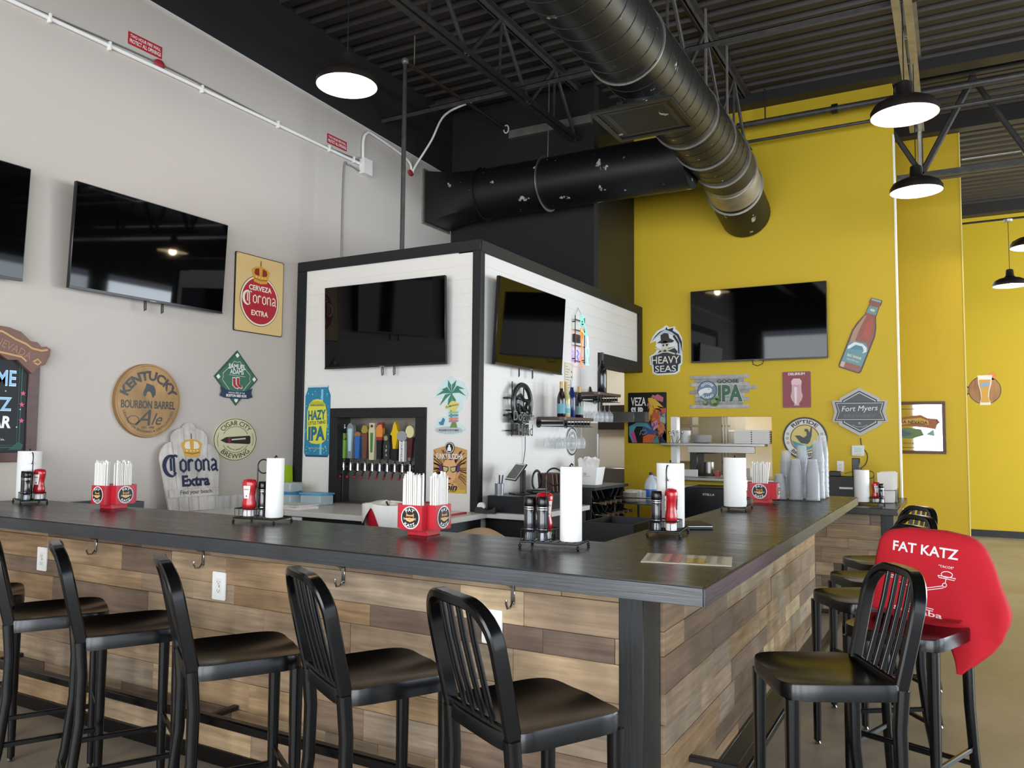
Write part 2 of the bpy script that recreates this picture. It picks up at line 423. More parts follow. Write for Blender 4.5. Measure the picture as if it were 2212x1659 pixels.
# hallway and kitchen behind the yellow wall
struct('wall_hall', G().box(-5.1, 10.15, 0, -3.0, 10.28, 2.7), mat('#e9e4da', .7))
struct('wall_kitchen_right', G().box(-2.2, 9.75, 0, -1.5, 10.3, 2.75), mat('#efece4', .7))
struct('wall_kitchen_back', G().box(-3.6, 10.3, 0, -1.5, 10.44, 2.9), mat('#d9d5cb', .6))
struct('ceiling_kitchen', G().box(-5.1, 9.05, 2.75, -1.5, 10.3, 2.85), mat('#d8d4cc', .7))
area('kitchen_ceiling_lamp', (-2.4, 9.6, 2.7), (0, 0, 0), .9, .5, 17, (1, .96, .9))
area('hall_ceiling_lamp', (-3.9, 9.4, 2.7), (0, 0, 0), .6, .4, 10, (1, .96, .9))

# ------------------------------------------------------------------ boxed tap room: white shiplap in black trim
M_ship = mat('#e6e3de', .45)
def boards(g, u0, u1, z0, z1, put):
    z = 2.965
    while z > z0:
        a, b = max(z-.108, z0), min(z, z1)
        if b-a > .01 and b > z0: put(u0, a+.0006, u1, b-.0002)
        z -= .109
g = G()
g.box(-5.0, BFY+.0035, 0, -4.68, BFY+.021, 2.965).box(-4.68, BFY+.0035, 1.745, -3.68, BFY+.021, 2.965).box(-3.68, BFY+.0035, 0, -3.25, BFY+.021, 2.965)
fr = lambda u0, a, u1, b: g.box(u0, BFY, a, u1, BFY+.02, b)
boards(g, -5.0, -4.68, 0, 2.965, fr); boards(g, -4.68, -3.68, 1.745, 2.965, fr); boards(g, -3.68, -3.25, 0, 2.965, fr); boards(g, -4.68, -3.68, 0, .85, fr)
struct('wall_tap_front', g, M_ship)
g = G()
g.box(BSX-.021, 5.27, 0, BSX-.0035, 7.57, 2.955).box(BSX-.021, 7.57, 2.39, BSX-.0035, 8.74, 2.955)
sd = lambda u0, a, u1, b: g.box(BSX-.02, u0, a, BSX, u1, b)
boards(g, 5.27, 7.57, .0, 2.955, sd); boards(g, 7.57, 8.74, 2.39, 2.955, sd)
struct('wall_tap_side', g, M_ship)
g = G(); g.box(GW, BFY+.022, 0, -4.75, BFY+.1, 3.0); g.box(-3.62, BFY+.022, 0, -3.222, BFY+.1, 3.0); g.box(-4.75, BFY+.022, 1.76, -3.62, BFY+.1, 3.0); g.box(-4.75, BFY+.022, 0, -3.62, BFY+.1, .8)
g.box(-3.4, BFY+.1, 0, -3.222, 7.57, 3.0); g.box(-3.4, 7.57, 2.3, -3.222, TW, 3.0)
struct('wall_tap_core', g, mat('#b9b6b0', .7))
tr = [('trim_4', (GW, BFY-.018, 2.965, -3.19, BFY+.1, 3.052)), ('trim_5', (GW, BFY-.018, CT, -5.0, BFY, 2.965)), ('trim_6', (-3.256, BFY-.018, CT, -3.185, 5.273, 2.965)),
      ('trim_7', (BSX-.2, BFY, 2.955, BSX+.018, TW, 3.05)), ('trim_8', (BSX-.2, 8.735, 2.275, BSX+.018, TW, 2.955)), ('trim_9', (BSX-.21, 7.565, 2.275, BSX+.018, 8.735, 2.39)), ('trim_10', (BSX-.2, 7.565, 1.70, BSX+.018, 7.655, 2.275))]
for n, b in tr: struct(n, G().box(*b, bev=.003), M_trim)
struct('ceiling_tap_box', G().box(GW, BFY+.1, 3.0, -3.4, 7.66, 3.04), M_trim)
struct('wall_hall_side', G().box(BSX-.13, 7.2, 0, BSX-.02, 7.57, 2.3), M_gray)

# ------------------------------------------------------------------ bar top and bar base
def planks(g, L, z0, z1, seed, thick=.014, rows=(.098, .125, .088, .132, .11)):
    """rows of boards of mixed length, each with a tone of its own; local x runs along the boards, -y faces out"""
    r = random.Random(seed); bm = g.bm; lay = bm.loops.layers.float_color.new('tone'); z = z1; k = 0
    while z > z0+.004:
        h = min(rows[k % len(rows)], z-z0); k += 1; x = -r.random()*.4
        while x < L:
            ln = r.choice((.28, .38, .5, .66, .8)); a, b = max(x, 0), min(x+ln, L); x += ln
            if b-a < .01: continue
            d = thick+r.uniform(0, .004); n0 = len(bm.faces)
            t = bmesh.new(); bmesh.ops.create_cube(t, size=1); bmesh.ops.scale(t, vec=(b-a-.0014, d, h-.0014), verts=t.verts)
            bmesh.ops.translate(t, vec=((a+b)/2, -d/2, z-h/2), verts=t.verts); bmesh.ops.bevel(t, geom=t.edges[:], offset=.0012, segments=1, affect='EDGES')
            me = bpy.data.meshes.new('t'); t.to_mesh(me); t.free(); bm.from_mesh(me); bpy.data.meshes.remove(me)
            col = (r.random(), r.random(), 0, 1); bm.faces.ensure_lookup_table()
            for f in bm.faces[n0:]:
                for l in f.loops: l[lay] = col
        z -= h
    return g
FX, FY = -.942, 2.65
Lb = [(GW+.002, 2.25), (-.626, 2.243), (-.626, 6.3), (-1.24, 6.3), (-1.24, 2.93), (GW+.002, 2.93)]
g = G().prismz(Lb, 1.044, BT)
bmesh.ops.bevel(g.bm, geom=[e for e in g.bm.edges if abs(e.verts[0].co.z-e.verts[1].co.z) < 1e-5 and len(e.link_faces) == 2 and e.calc_face_angle(0) > .5], offset=.004, segments=2, affect='EDGES')
bt = g.build('worktop', M_bartop, None, 30)
M_edge = wood_mat('painted_edge', [(0, '#22262a'), (1, '#2b3035')], .36, grain=(5, 5, 90), use_tone=False, strength=.25, bump=.25); M_edge.node_tree.nodes['Principled BSDF'].inputs['Specular IOR Level'].default_value = .9
G().box(GW+.003, 2.2405, 1.0445, -.628, 2.2485, BT-.003, bev=.001).box(-.6255, 2.241, 1.0445, -.6215, 6.299, BT-.003, bev=.001).build('edge_band', M_edge, bt); tag(bt, 'long black stained wood bar top in an L with satin finish', 'bar top')
base = thing('long_bar', 'plank-clad L shaped bar base of mixed reclaimed wood under the black top', 'bar', (GW, FY, 0))
L1 = FX-.09-GW
planks(G(), L1, .07, 1.043, 3).build('front_panel', M_plank, base, 30)
sp = planks(G(), 6.34-FY-.16, .07, 1.043, 11).build('side_panel', M_plank_y, base, 30); sp.location = (FX-GW-.004, .16, 0); sp.rotation_euler = (0, 0, R(90))
def bpart(name, b, m=M_black, bev=.003): return G().box(b[0]-GW, b[1]-FY, b[2], b[3]-GW, b[4]-FY, b[5], bev=bev).build(name, m, base)
M_postp = wood_mat('black_painted_post', [(0, '#101214'), (1, '#16191b')], .4, grain=(45, 45, 2), use_tone=False, strength=.3, bump=.5)
bpart('corner_post', (-1.032, FY-.022, 0, FX, FY+.158, 1.043), M_postp); bpart('end_post', (FX-.09, 6.33, 0, FX+.004, 6.42, 1.043), M_postp)
bpart('carcass', (GW+.01, FY+.004, .0, -1.04, FY+.1, 1.04), M_black, 0); bpart('carcass', (-1.2, FY+.1, 0, FX-.008, 6.33, 1.04), M_black, 0)
bpart('kick_board', (GW, FY-.026, 0, -1.032, FY+.002, .07), M_blackgloss); bpart('kick_board', (FX-.004, FY+.158, 0, FX+.024, 6.33, .13), M_blackgloss)
bpart('foot_rail', (GW, 2.45, .257, -1.06, 2.492, .298), M_blackgloss, .008); bpart('foot_rail', (-.742, 3.0, .257, -.70, 6.33, .298), M_blackgloss, .008)
for x in (-4.6, -2.9, -1.2): bpart('rail_bracket', (x, 2.47, .268, x+.03, FY-.018, .29))
for y in (3.1, 4.7, 6.2): bpart('rail_bracket', (FX+.006, y, .268, -.72, y+.03, .29))
# lower counter at the far end, against the yellow wall
wt = G().box(-1.7, 7.36, .885, -.425, TW-.003, .94, bev=.004).build('side_worktop', M_bartop); tag(wt, 'short lower black counter top against the yellow wall beyond the bar', 'counter top')
wb = thing('side_counter', 'plank-clad base of the lower counter beyond the bar, behind the stools', 'counter', (-1.7, 7.5, 0))
planks(G(), 1.14, .02, .884, 5).build('front_panel', M_plank, wb, 30)
G().box(1.14, -.03, 0, 1.235, 1.36, .884, bev=.003).build('end_post', M_postp, wb); G().box(0, .003, 0, 1.13, 1.36, .88).build('carcass', M_black, wb)

# coat hooks and outlets on the bar faces
def hook(i, loc, rz, label):
    h = thing('coat_hook', label, 'hook', loc, rz, 'coat hooks under the bar top')
    G().box(-.009, -.004, -.02, .009, 0, .05, bev=.0018).build('back_plate', M_chrome, h)
    G().tube([(0, -.003, .045), (0, -.03, .05), (0, -.05, .062)], .0045).build('upper_prong', M_chrome, h)
    G().tube([(0, -.003, -.012), (0, -.02, -.03), (0, -.042, -.028), (0, -.052, -.008), (0, -.05, .004)], .0045).build('lower_prong', M_chrome, h)
for i, (x, t) in enumerate(((-3.962, 'above the outlet furthest left on the bar front'), (-3.14, 'just left of the middle outlet on the bar front'), (-2.273, 'midway along the bar front, behind the second stool from the corner'), (-1.453, 'nearest the corner post on the bar front'))):
    hook(i, (x, FY-.0175, .915), 0, 'chrome double coat hook '+t)
for i, (y, t) in enumerate(((3.3, 'first past the corner on the bar side'), (4.4, 'second past the corner on the bar side'), (5.25, 'furthest from the corner on the bar side'))):
    hook(i, (FX+.0145, y, .91), R(90), 'chrome double coat hook '+t)
def outlet(loc, rz, label, w=.088, h=.128, usb=True):
    o = thing('wall_outlet', label, 'outlet', loc, rz, 'power outlets')
    G().prism(rrect(-w/2, -h/2, w/2, h/2, .006), 0, -.006).build('cover_plate', M_white, o, 30)
    G().box(-.017, -.0085, -.034, .017, -.006, .034, bev=.001).build('receptacle', mat('#e9e8e4', .4), o)
    s = G()
    for z in (.02, -.02):
        s.box(-.008, -.0092, z-.005, -.0065, -.0084, z+.004); s.box(.0065, -.0092, z-.005, .008, -.0084, z+.004); s.cyl((0, -.0092, z-.009), (0, -.0084, z-.009), .0022, n=8)
    if usb: s.box(.004, -.0092, -.006, .007, -.0084, .006)
    s.build('slots', M_black, o)
outlet((-4.43, FY-.0175, .82), 0, 'white power outlet low on the bar front, furthest left')
outlet((-3.02, FY-.0175, .81), 0, 'white power outlet low on the bar front, middle one')
outlet((-1.54, FY-.0175, .803), 0, 'white power outlet on the bar front behind the stool nearest the corner')
outlet((-1.038, TW, 1.236), 0, 'white power outlet on the yellow wall above the plastic basket', .066, .11, False)

# ------------------------------------------------------------------ ceiling steel, ducts, pipes
def joist(x, y0, y1, zb, label, m=M_steelblk):
    j = thing('ceiling_joist', label, 'joist', (x, y0, zb), 0, 'open web joists under the deck'); L = y1-y0
    for s in (-1, 1):
        G().box(s*.012, 0, 0, s*.068, L, .006).box(s*.012, 0, .006, s*.018, L, .055).build('bottom_chord', m, j)
        G().box(s*.012, 0, DECK-zb-.008, s*.065, L, DECK-zb-.001).box(s*.012, 0, DECK-zb-.055, s*.018, L, DECK-zb-.008).build('top_chord', m, j)
    p = L; k = 0; hh = DECK-zb; first = True
    while p > .6 and k < 12:
        a = p-.55; G().bar([(0, p-.02, .01), (0, a, hh-.02)], .03, .036).build('web_member', m, j)
        G().bar([(0, a, hh-.02), (0, a-.55, .01)], .03, .036).build('web_member', m, j)
        if k < 5: G().bar([(0, a, hh-.02), (0, a-.02, .02)], .018, .022).build('web_member', m, j)
        p -= 1.1; k += 1
joist(-3.485, -3.9, 7.655, 4.70, 'black steel joist ending on the black bulkhead wall, left of the ducts')
joist(-1.93, -3.9, 8.74, 4.68, 'black steel joist running above the big round duct to the yellow wall')
joist(-.26, -3.9, 9.06, 4.70, 'scuffed silver-grey joist above the pendant lamps on the right', M_galv)
joist(1.3, -3.9, 9.06, 4.70, 'black steel joist at the right beyond the frame of the pendants')
def xbar(name, x0, x1, y, z, s, label, cat, m=M_steelblk):
    o = G().box(x0, y-s/2, z-s/2, x1, y-s/2+.006, z+s/2).box(x0, y-s/2, z+s/2-.006, x1, y+s/2, z+s/2).build(name, m); tag(o, label, cat)
xbar('bridging_angle', GW+.006, -1.95, 6.36, 4.76, .045, 'thin steel bridging angle crossing under the left joist bottom', 'angle')
xbar('bridging_angle', -1.9, 6.9, 6.36, 4.76, .045, 'thin steel bridging angle crossing from the round duct to the right', 'angle')
xbar('bridging_angle', GW+.006, -1.95, 7.2, 5.22, .045, 'steel bridging angle close under the deck by the bulkhead', 'angle')
gd = thing('roof_girder', 'deep black steel roof girder with double bottom chord beyond the yellow corner', 'girder', (-.46, 9.1, 4.2)); Lg = 7.4
for s, z in ((-1, 0), (1, 0), (-1, 1.0), (1, 1.0)): G().box(0, s*.015, z, Lg, s*.08, z+.02).box(0, s*.015, z+.02, Lg, s*.03, z+.075).build('chord', M_steeldk if z else M_steelblk, gd)
k = 0; x = -.25
while x < Lg-.6:
    G().bar([(x, 0, .98), (x+.48, 0, .06)], .05, .05).build('web_member', M_steeldk, gd); G().bar([(x+.48, 0, .06), (x+.96, 0, .98)], .06, .06).build('web_member', M_steeldk, gd)
    if k < 3: G().bar([(x+.48, .03, .06), (x+.48, .03, .98)], .035, .035).build('web_member', M_steeldk, gd)
    x += .96; k += 1
G().bar([(.22, -.04, .05), (.22, -.04, .5)], .04, .04).build('hanger_post', M_galv, gd)

DX, DZ, DR = -1.93, 4.24, .275
md = thing('round_duct', 'large scuffed black spiral duct with a branch to the grey wall, under the ceiling', 'duct', (DX, 0, DZ))
def dtube(name, pts, r, m): return G().sweep(pts, [(r*math.cos(2*PI*k/40), r*math.sin(2*PI*k/40)) for k in range(40)], up=(0, 0, 1)).build(name, m, md, 50)
dtube('duct_body', [(0, -3.5, 0), (0, 7.62, 0)], DR, M_duct)
dtube('elbow_section', [(0, 7.62, 0), (0, 7.74, -.004), (-.005, 7.92, -.03)], DR, M_duct)
dtube('silver_section', [(-.005, 7.92, -.03), (-.02, 8.25, -.105)], DR+.002, M_galv)
dtube('flexible_end', [(-.02, 8.25, -.105), (-.035, 8.5, -.17), (-.045, TW-.005, -.235)], DR-.004, M_ductd)
def dring(y, z=0, x=0, r=DR, m=M_galv, wd=.02): 
    return G().sweep([(x+(r+.004)*math.cos(2*PI*k/40), y, z+(r+.004)*math.sin(2*PI*k/40)) for k in range(40)], [(-wd/2, -.004), (wd/2, -.004), (wd/2, .004), (-wd/2, .004)], True, (0, 1, 0)).build('joint_ring', m, md)
for y in (5.05, 6.45, 7.05): dring(y)
dring(7.62, 0, 0, DR+.003); dring(7.92, -.03, -.005); dring(8.25, -.105, -.02, DR+.002, M_galv, .035)
g = G()
for i in range(52):
    y = -1+i*.165; g.sweep([(0+(DR+.0015)*math.cos(2*PI*k/28), y+.12*k/28, (DR+.0015)*math.sin(2*PI*k/28)) for k in range(29)], [(-.003, -.002), (.003, -.002), (.003, .002), (-.003, .002)], False, (0, 1, 0))
g.build('spiral_seam', M_steeldk, md)
for y in (4.2, 6.75, 7.5): G().box(-.008+.1, y-.012, DR-.03, .008+.1, y+.012, DECK-DZ-.0).build('hanger_strap', M_galv, md)

bd = md; MB = Matrix.Translation((GW-DX, 7.34, 4.17-DZ))   # round branch reaching the grey wall, welded to the main duct
Mx = Matrix.Rotation(R(90), 4, 'Y'); rb = .268
def btube(name, x0, x1, r, m): return G().sweep([(x0, 0, 0), (x1, 0, 0)], [(r*math.cos(2*PI*k/40), r*math.sin(2*PI*k/40)) for k in range(40)], up=(0, 0, 1)).build(name, m, bd, 50, MB)
btube('branch_body', .62, 2.72, rb, M_ductd)
n = 40; g = G(); rings = []
for t in range(6):
    f = t/5; ring = []
    for k in range(n):
        a = 2*PI*k/n; cy, cz = math.cos(a), math.sin(a); s = 1/max(abs(cy), abs(cz)); qx, qz = cy*s*.24, cz*s*.287
        ring.append(g.bm.verts.new((.02+.6*f, qx*(1-f)+rb*cy*f, qz*(1-f)+rb*cz*f)))
    rings.append(ring)
for A, B in zip(rings, rings[1:]):
    for k in range(n): g.bm.faces.new((A[k], A[(k+1) % n], B[(k+1) % n], B[k]))
g.build('square_to_round_transition', M_ductd, bd, 35, MB)
g = G()
for a in ((-.27, -.31, .27, -.287), (-.27, .287, .27, .31), (-.27, -.287, -.24, .287), (.24, -.287, .27, .287)): g.box(.001, a[0], a[1], .022, a[2], a[3])
g.build('wall_flange', M_galv, bd, 40, MB)
for x in (.66, 1.42):
    G().sweep([(x, (rb+.004)*math.cos(2*PI*k/40), (rb+.004)*math.sin(2*PI*k/40)) for k in range(40)], [(-.018, -.004), (.018, -.004), (.018, .004), (-.018, .004)], True, (1, 0, 0)).build('strap_ring', M_galv if x > 1 else M_ductd, bd, 40, MB)
G().tube([(1.42, 0, rb), (1.42, .01, rb+.12), (1.42, .03, DECK-4.17)], .006).build('hanger_rod', M_galv, bd, 40, MB)
g = G()
for A, B in (((2.6, rb), (2.98, DR*.9)),):
    g.sweep([(2.70, 0, 0), (2.95, 0, .01)], [(rb*1.02*math.cos(2*PI*k/32), rb*1.02*math.sin(2*PI*k/32)) for k in range(32)], up=(0, 0, 1), scales=[1.0, 1.02])
g.build('saddle_collar', M_ductd, bd, 50, MB)

df = thing('ceiling_diffuser', 'square black air diffuser hanging under the round duct', 'diffuser', (DX-.02, 5.48, 3.85))
G().cyl((0, 0, .06), (0, 0, .15), .16, n=28).build('neck', M_ductd, df, 50)
g = G(); 
for s, z0, z1 in ((.31, 0, .014), (.24, .012, .03), (.16, .028, .045)):
    for a in ((-s, -s, s, -s+.035), (-s, s-.035, s, s), (-s, -s+.035, -s+.035, s-.035), (s-.035, -s+.035, s, s-.035)): g.box(a[0], a[1], z0, a[2], a[3], z1, bev=.002)
g.build('louver_frame', mat('#2e2a22', .35, .3), df); G().box(-.31, -.31, .014, .31, .31, .02).box(-.2, -.2, .02, .2, .2, .075).build('plenum', M_ductd, df)
G().box(-.09, -.09, .03, .09, .09, .036, bev=.002).build('center_plate', mat('#37331f', .35, .3), df)

def pipe(name, pts, r, m, label, cat='pipe', n=10): 
    o = G().tube(smooth_path(pts) if len(pts) > 2 else pts, r, n).build(name, m); return tag(o, label, cat)
sp = thing('sprinkler_pipe', 'thick dark sprinkler pipe high along the yellow wall', 'pipe', (-3.2, 8.62, 4.93))
G().tube([(1.2, 0, 0), (9.9, 0, 0)], .032, 12).build('pipe_body', M_steelblk, sp); G().cyl((2.17, 0, 0), (2.23, 0, 0), .05).build('coupling', M_black, sp)
for x in (1.5, 2.9): G().bar([(x, 0, .03), (x, 0, .36)], .02, .012).build('hanger', M_steeldk, sp)
pipe('thin_pipe', [(-1.95, 8.66, 4.75), (6.9, 8.66, 4.77)], .017, M_steelblk, 'thin dark pipe below the thick sprinkler pipe on the yellow wall')
bp = thing('riser_pipe', 'thin black pipe rising from the white tap box and bending to the bulkhead', 'pipe', (-4.36, 5.75, 3.045))
G().tube([(0, 0, 0), (0, 0, 1.9)], .021, 12).build('riser', M_steelblk, bp); G().sphere((0, 0, 1.93), .036).build('elbow', mat('#7d7a75', .4, .4), bp)
G().tube([(0, 0, 1.93), (0, 1.90, 1.95)], .019, 12).build('horizontal_run', mat('#40342b', .5, .3), bp); G().tube([(.03*math.cos(2*PI*k/20), 1.90, 1.95+.045*math.sin(2*PI*k/20)) for k in range(20)], .008, 8, True).build('wall_ring', M_white, bp)
G().tube([(0, .14, 1.93), (0, .14, 2.24)], .006).build('hanger_rod', M_galv, bp)
cd = thing('wall_conduit', 'white electrical conduit strapped along the top of the grey wall', 'conduit', (GW, 0, 4.2))
G().tube([(.016, -3.8, -.03), (.016, 3.7, .015), (.016, 6.02, .0)], .015, 10).build('conduit_pipe', M_white, cd)
for y in (1.2, 2.9, 3.32, 4.1, 4.9, 5.55, 5.9): G().box(0, y-.008, -.02, .034, y+.008, .04, bev=.002).build('strap', M_white, cd)
G().tube([(.014, y, .035+.02*math.sin(y*2.1)) for y in [1.0+.25*i for i in range(21)]], .005, 6).build('cable', mat('#6d6a66', .5), cd)
jb = thing('junction_box', 'white square junction box where the conduit turns up on the grey wall', 'box', (GW, 6.06, 4.18)); G().box(.001, -.06, -.075, .07, .06, .075, bev=.003).build('box_body', M_white, jb); G().box(.07, -.062, -.078, .074, .062, .078).build('cover', mat('#e2dfda', .5), jb)
pipe('bent_conduit', [(GW+.018, 6.04, 4.257), (GW+.018, 6.04, 4.45), (GW+.018, 6.09, 4.54), (GW+.018, 6.2, 4.56), (GW+.018, 6.75, 4.49), (GW+.02, 6.85, 4.38)], .014, M_white, 'white conduit bend rising from the junction box to the wall top', 'conduit')
pipe('flexible_cable', [(GW+.02, 6.86, 4.36), (GW+.05, 6.88, 4.45), (GW+.2, 6.95, 4.72), (GW+.34, 7.0, 5.0), (GW+.55, 7.2, 5.18)], .012, M_white, 'white flexible cable looping from the wall top to the ceiling', 'cable')
pipe('drop_cable', [(GW+.01, 6.0, 4.13), (GW+.01, 5.84, 4.14), (GW+.01, 5.775, 4.05), (GW+.01, 5.77, 3.055)], .008, mat('#8d8a85', .5), 'thin grey cable dropping down the grey wall to the tap box', 'cable')
for y, z, t in ((3.72, 4.25, 'red firestop caulk around the conduit below the left fire wall sign'), (6.84, 4.36, 'red firestop caulk where the white conduit enters the wall top')):
    o = G().sphere((0, 0, 0), .035, .5, 1.3, 1, 10).build('firestop_patch', mat('#9c1c26', .6)); o.location = (GW+.017, y, z); tag(o, t, 'sealant')
o = G().box(-4.3, 7.655, 4.86, -3.3, 7.60, 4.95).build('sprinkler_bracket', M_galv); tag(o, 'pale steel channel across the black bulkhead under the joist', 'channel')

# ------------------------------------------------------------------ pendant lamps
M_lampin = mat('#fff6e6', .5)
def pendant(loc, top, label, power=11):
    p = thing('pendant_lamp', label, 'lamp', loc, 0, 'black barn pendant lamps'); r = .203
    pr = [(.03, .225), (.045, .215), (.05, .14), (.07, .115), (.13, .10), (.18, .072), (r, .035), (r, 0)]
    G().lathe(pr, n=40).build('shade', mat('#1c1816', .35), p, 50)
    G().lathe([(.04, .13), (.066, .108), (.126, .094), (.175, .067), (r-.005, .034), (r-.003, .001)], n=40).build('reflector', M_lampin, p, 60)
    G().sphere((0, 0, .055), .045, n=16).build('bulb', mat('#ffd9a0', .5, emit=22), p, 60)
    G().cyl((0, 0, .09), (0, 0, .13), .02, n=12).build('socket', M_black, p)
    G().tube([(0, 0, .222), (0, 0, top-loc[2]-.02)], .004, 6).build('cord', M_black, p)
    G().lathe([(0, top-loc[2]), (.06, top-loc[2]), (.055, top-loc[2]-.03), (0, top-loc[2]-.035)], n=20).build('ceiling_cup', M_galv if top < 5 else M_black, p)
    l = bpy.data.lights.new('pendant_light', 'POINT'); l.energy = power; l.color = (1, .80, .55); l.shadow_soft_size = .045
    lo = bpy.data.objects.new('pendant_light', l); C.objects.link(lo); lo.parent = p; lo.location = (0, 0, .0)
pendant((-3.5, 3.98, 3.85), DECK, 'black pendant lamp glowing above the left of the bar')
pendant((-.23, 5.58, 3.6), DECK, 'large lit black pendant lamp nearest the camera on the right')
pendant((-.23, 7.38, 3.6), DECK, 'lit black pendant lamp second in the row by the yellow corner')
pendant((.70, 12.42, 3.58), 4.48, 'small distant black pendant lamp hung before the far yellow wall')
pendant((.78, 10.1, 3.6), 4.66, 'black pendant lamp cut by the right edge of the picture')
pipe('lamp_conduit', [(.02, 12.42, 4.49), (6.9, 12.42, 4.52)], .014, M_steeldk, 'dark conduit carrying the distant pendant across the far bay', 'conduit')
pipe('lamp_conduit', [(.15, 10.1, 4.67), (6.9, 10.1, 4.7)], .014, M_galv, 'pale conduit carrying the pendant at the right edge', 'conduit')
# ------------------------------------------------------------------ bar stools
def make_stool(label):
    t = thing('bar_stool', label, 'stool', (0, 0, 0), 0, 'black metal bar stools'); H = .762
    g = G(); N = 17; W = .192
    def top(u, v):
        x = (u-.5)*2; y = (v-.5)*2
        m = max(abs(x), abs(y)); 
        if m > 1e-6:
            p = (abs(x)**6+abs(y)**6)**(1/6); x, y = x*m/p, y*m/p
        d = max(0, 1-abs(x)**2.6)*max(0, 1-max(0, (abs(y+.12))/1.12)**3)
        z = H-.024*d-.010*max(0, y)**3*(1-abs(x)**2) + .006*max(0, y)*(1-min(1, abs(x)*2.2))
        return (x*W, y*W, z)
    g.grid(top, N, N)
    rim = [(i/(N-1), 0) for i in range(N)]+[(1, i/(N-1)) for i in range(1, N)]+[(1-i/(N-1), 1) for i in range(1, N)]+[(0, 1-i/(N-1)) for i in range(1, N-1)]
    rp = [top(*q) for q in rim]; lo = []
    A = [g.bm.verts.new(p) for p in rp]; B = [g.bm.verts.new((p[0]*1.012, p[1]*1.012, p[2]-.006)) for p in rp]; D = [g.bm.verts.new((p[0]*1.012, p[1]*1.012, H-.052)) for p in rp]; E = [g.bm.verts.new((p[0]*.97, p[1]*.97, H-.052)) for p in rp]
    n = len(rp)
    for P, Q in ((A, B), (B, D), (D, E)):
        for i in range(n): g.bm.faces.new((P[i], P[(i+1) % n], Q[(i+1) % n], Q[i]))
    bmesh.ops.remove_doubles(g.bm, verts=g.bm.verts, dist=.0008)
    g.build('seat', M_blackgloss, t, 45)
    def leg(pts, w0, w1):
        sc_ = [1+(w1/w0-1)*i/(len(pts)-1) for i in range(len(pts))]
        l = G().bar(pts, w0, w0, scales=sc_, up=(0, 1, 0)).build('leg', M_blackgloss, t, 50)
        x, y, z = pts[-1]; G().lathe([(0, 0), (.013, 0), (.016, .005), (.012, .012), (.006, .02)], (x, y, 0), 14).build('glide', M_chrome, l)
    for s in (-1, 1):
        leg([(s*.165, .165, H-.05), (s*.166, .166, .4), (s*.168, .168, .018)], .042, .030)
        leg([(s*.168, -.178, H-.02), (s*.168, -.168, .62), (s*.170, -.170, .45), (s*.174, -.192, .25), (s*.180, -.235, .018)], .040, .032)
    def back(u, z):   # tilt and curve of the backrest
        return (u, -.178-(z-H)*.22-.018*(1-(u/.18)**2)*min(1, (z-H)/.2+.1), z)
    path = [(-.168, H-.03), (-.172, .84), (-.175, .92)]+[(-.175+.105*(1-math.cos(a)), .978+.105*math.sin(a)) for a in [PI/2*i/7 for i in range(8)]]
    path += [(-.035, 1.083), (.0, 1.084)]; path += [(-u, z) for u, z in path[-2::-1]]
    g = G(); P = [back(u, z) for u, z in path]; g.bar(P, .028, .042, up=(0, 1, 0)); g.build('back_frame', M_blackgloss, t, 40)
    G().bar([back(u, H-.012+.0*u) for u in (-.165, -.08, 0, .08, .165)], .03, .022, up=(0, 1, 0)).build('lower_back_rail', M_blackgloss, t, 50)
    for u in (-.078, -.027, .027, .078):
        G().bar([back(u, H-.01), back(u, .87), back(u, .98), back(u, 1.078)], .012, .016, up=(0, 1, 0)).build('back_slat', M_blackgloss, t, 50)
    for s in (-1, 1): G().bar([(s*.168, .166, .27), (s*.173, -.188, .27)], .016, .02, up=(0, 0, 1)).build('side_stretcher', M_blackgloss, t)
    G().bar([(-.167, .167, .33), (.167, .167, .33)], .016, .02, up=(0, 0, 1)).build('front_stretcher', M_blackgloss, t)
    G().bar([(-.178, -.212, .2), (.178, -.212, .2)], .016, .02, up=(0, 0, 1)).build('rear_stretcher', M_blackgloss, t)
    return t
ST = [((-1.07, 2.066), -29, 'black metal bar stool at the bar front nearest the corner post'),
      ((-1.675, 2.12), -29, 'second black bar stool from the corner post along the bar front'),
      ((-2.25, 2.055), -32, 'third black bar stool from the corner post along the bar front'),
      ((-2.92, 2.09), -29, 'fourth black bar stool from the corner post, before the furthest left hooks'),
      ((-3.42, 2.105), -29, 'fifth black bar stool from the corner post, cut by the left picture edge'),
      ((-4.085, 2.12), -29, 'bar stool at the far left with only its seat corner and leg showing'),
      ((-.398, 2.866), 119, 'black bar stool by the bar side nearest the camera, in front of the red shirt'),
      ((-.19, 3.70), 160, 'black bar stool wearing the red shirt over its back'),
      ((-.40, 4.276), 126, 'black bar stool just behind the one wearing the red shirt'),
      ((-.40, 4.88), 124, 'second black bar stool behind the red shirt along the bar side'),
      ((-.412, 5.56), 124, 'furthest black bar stool along the bar side, beside the lower counter')]
stool0 = make_stool(ST[0][2])
for i, ((x, y), a, lb) in enumerate(ST):
    if i == 0: stool0.location = (x, y, 0); stool0.rotation_euler = (0, 0, R(a))
    else: dup(stool0, (x, y, 0), R(a), lb)

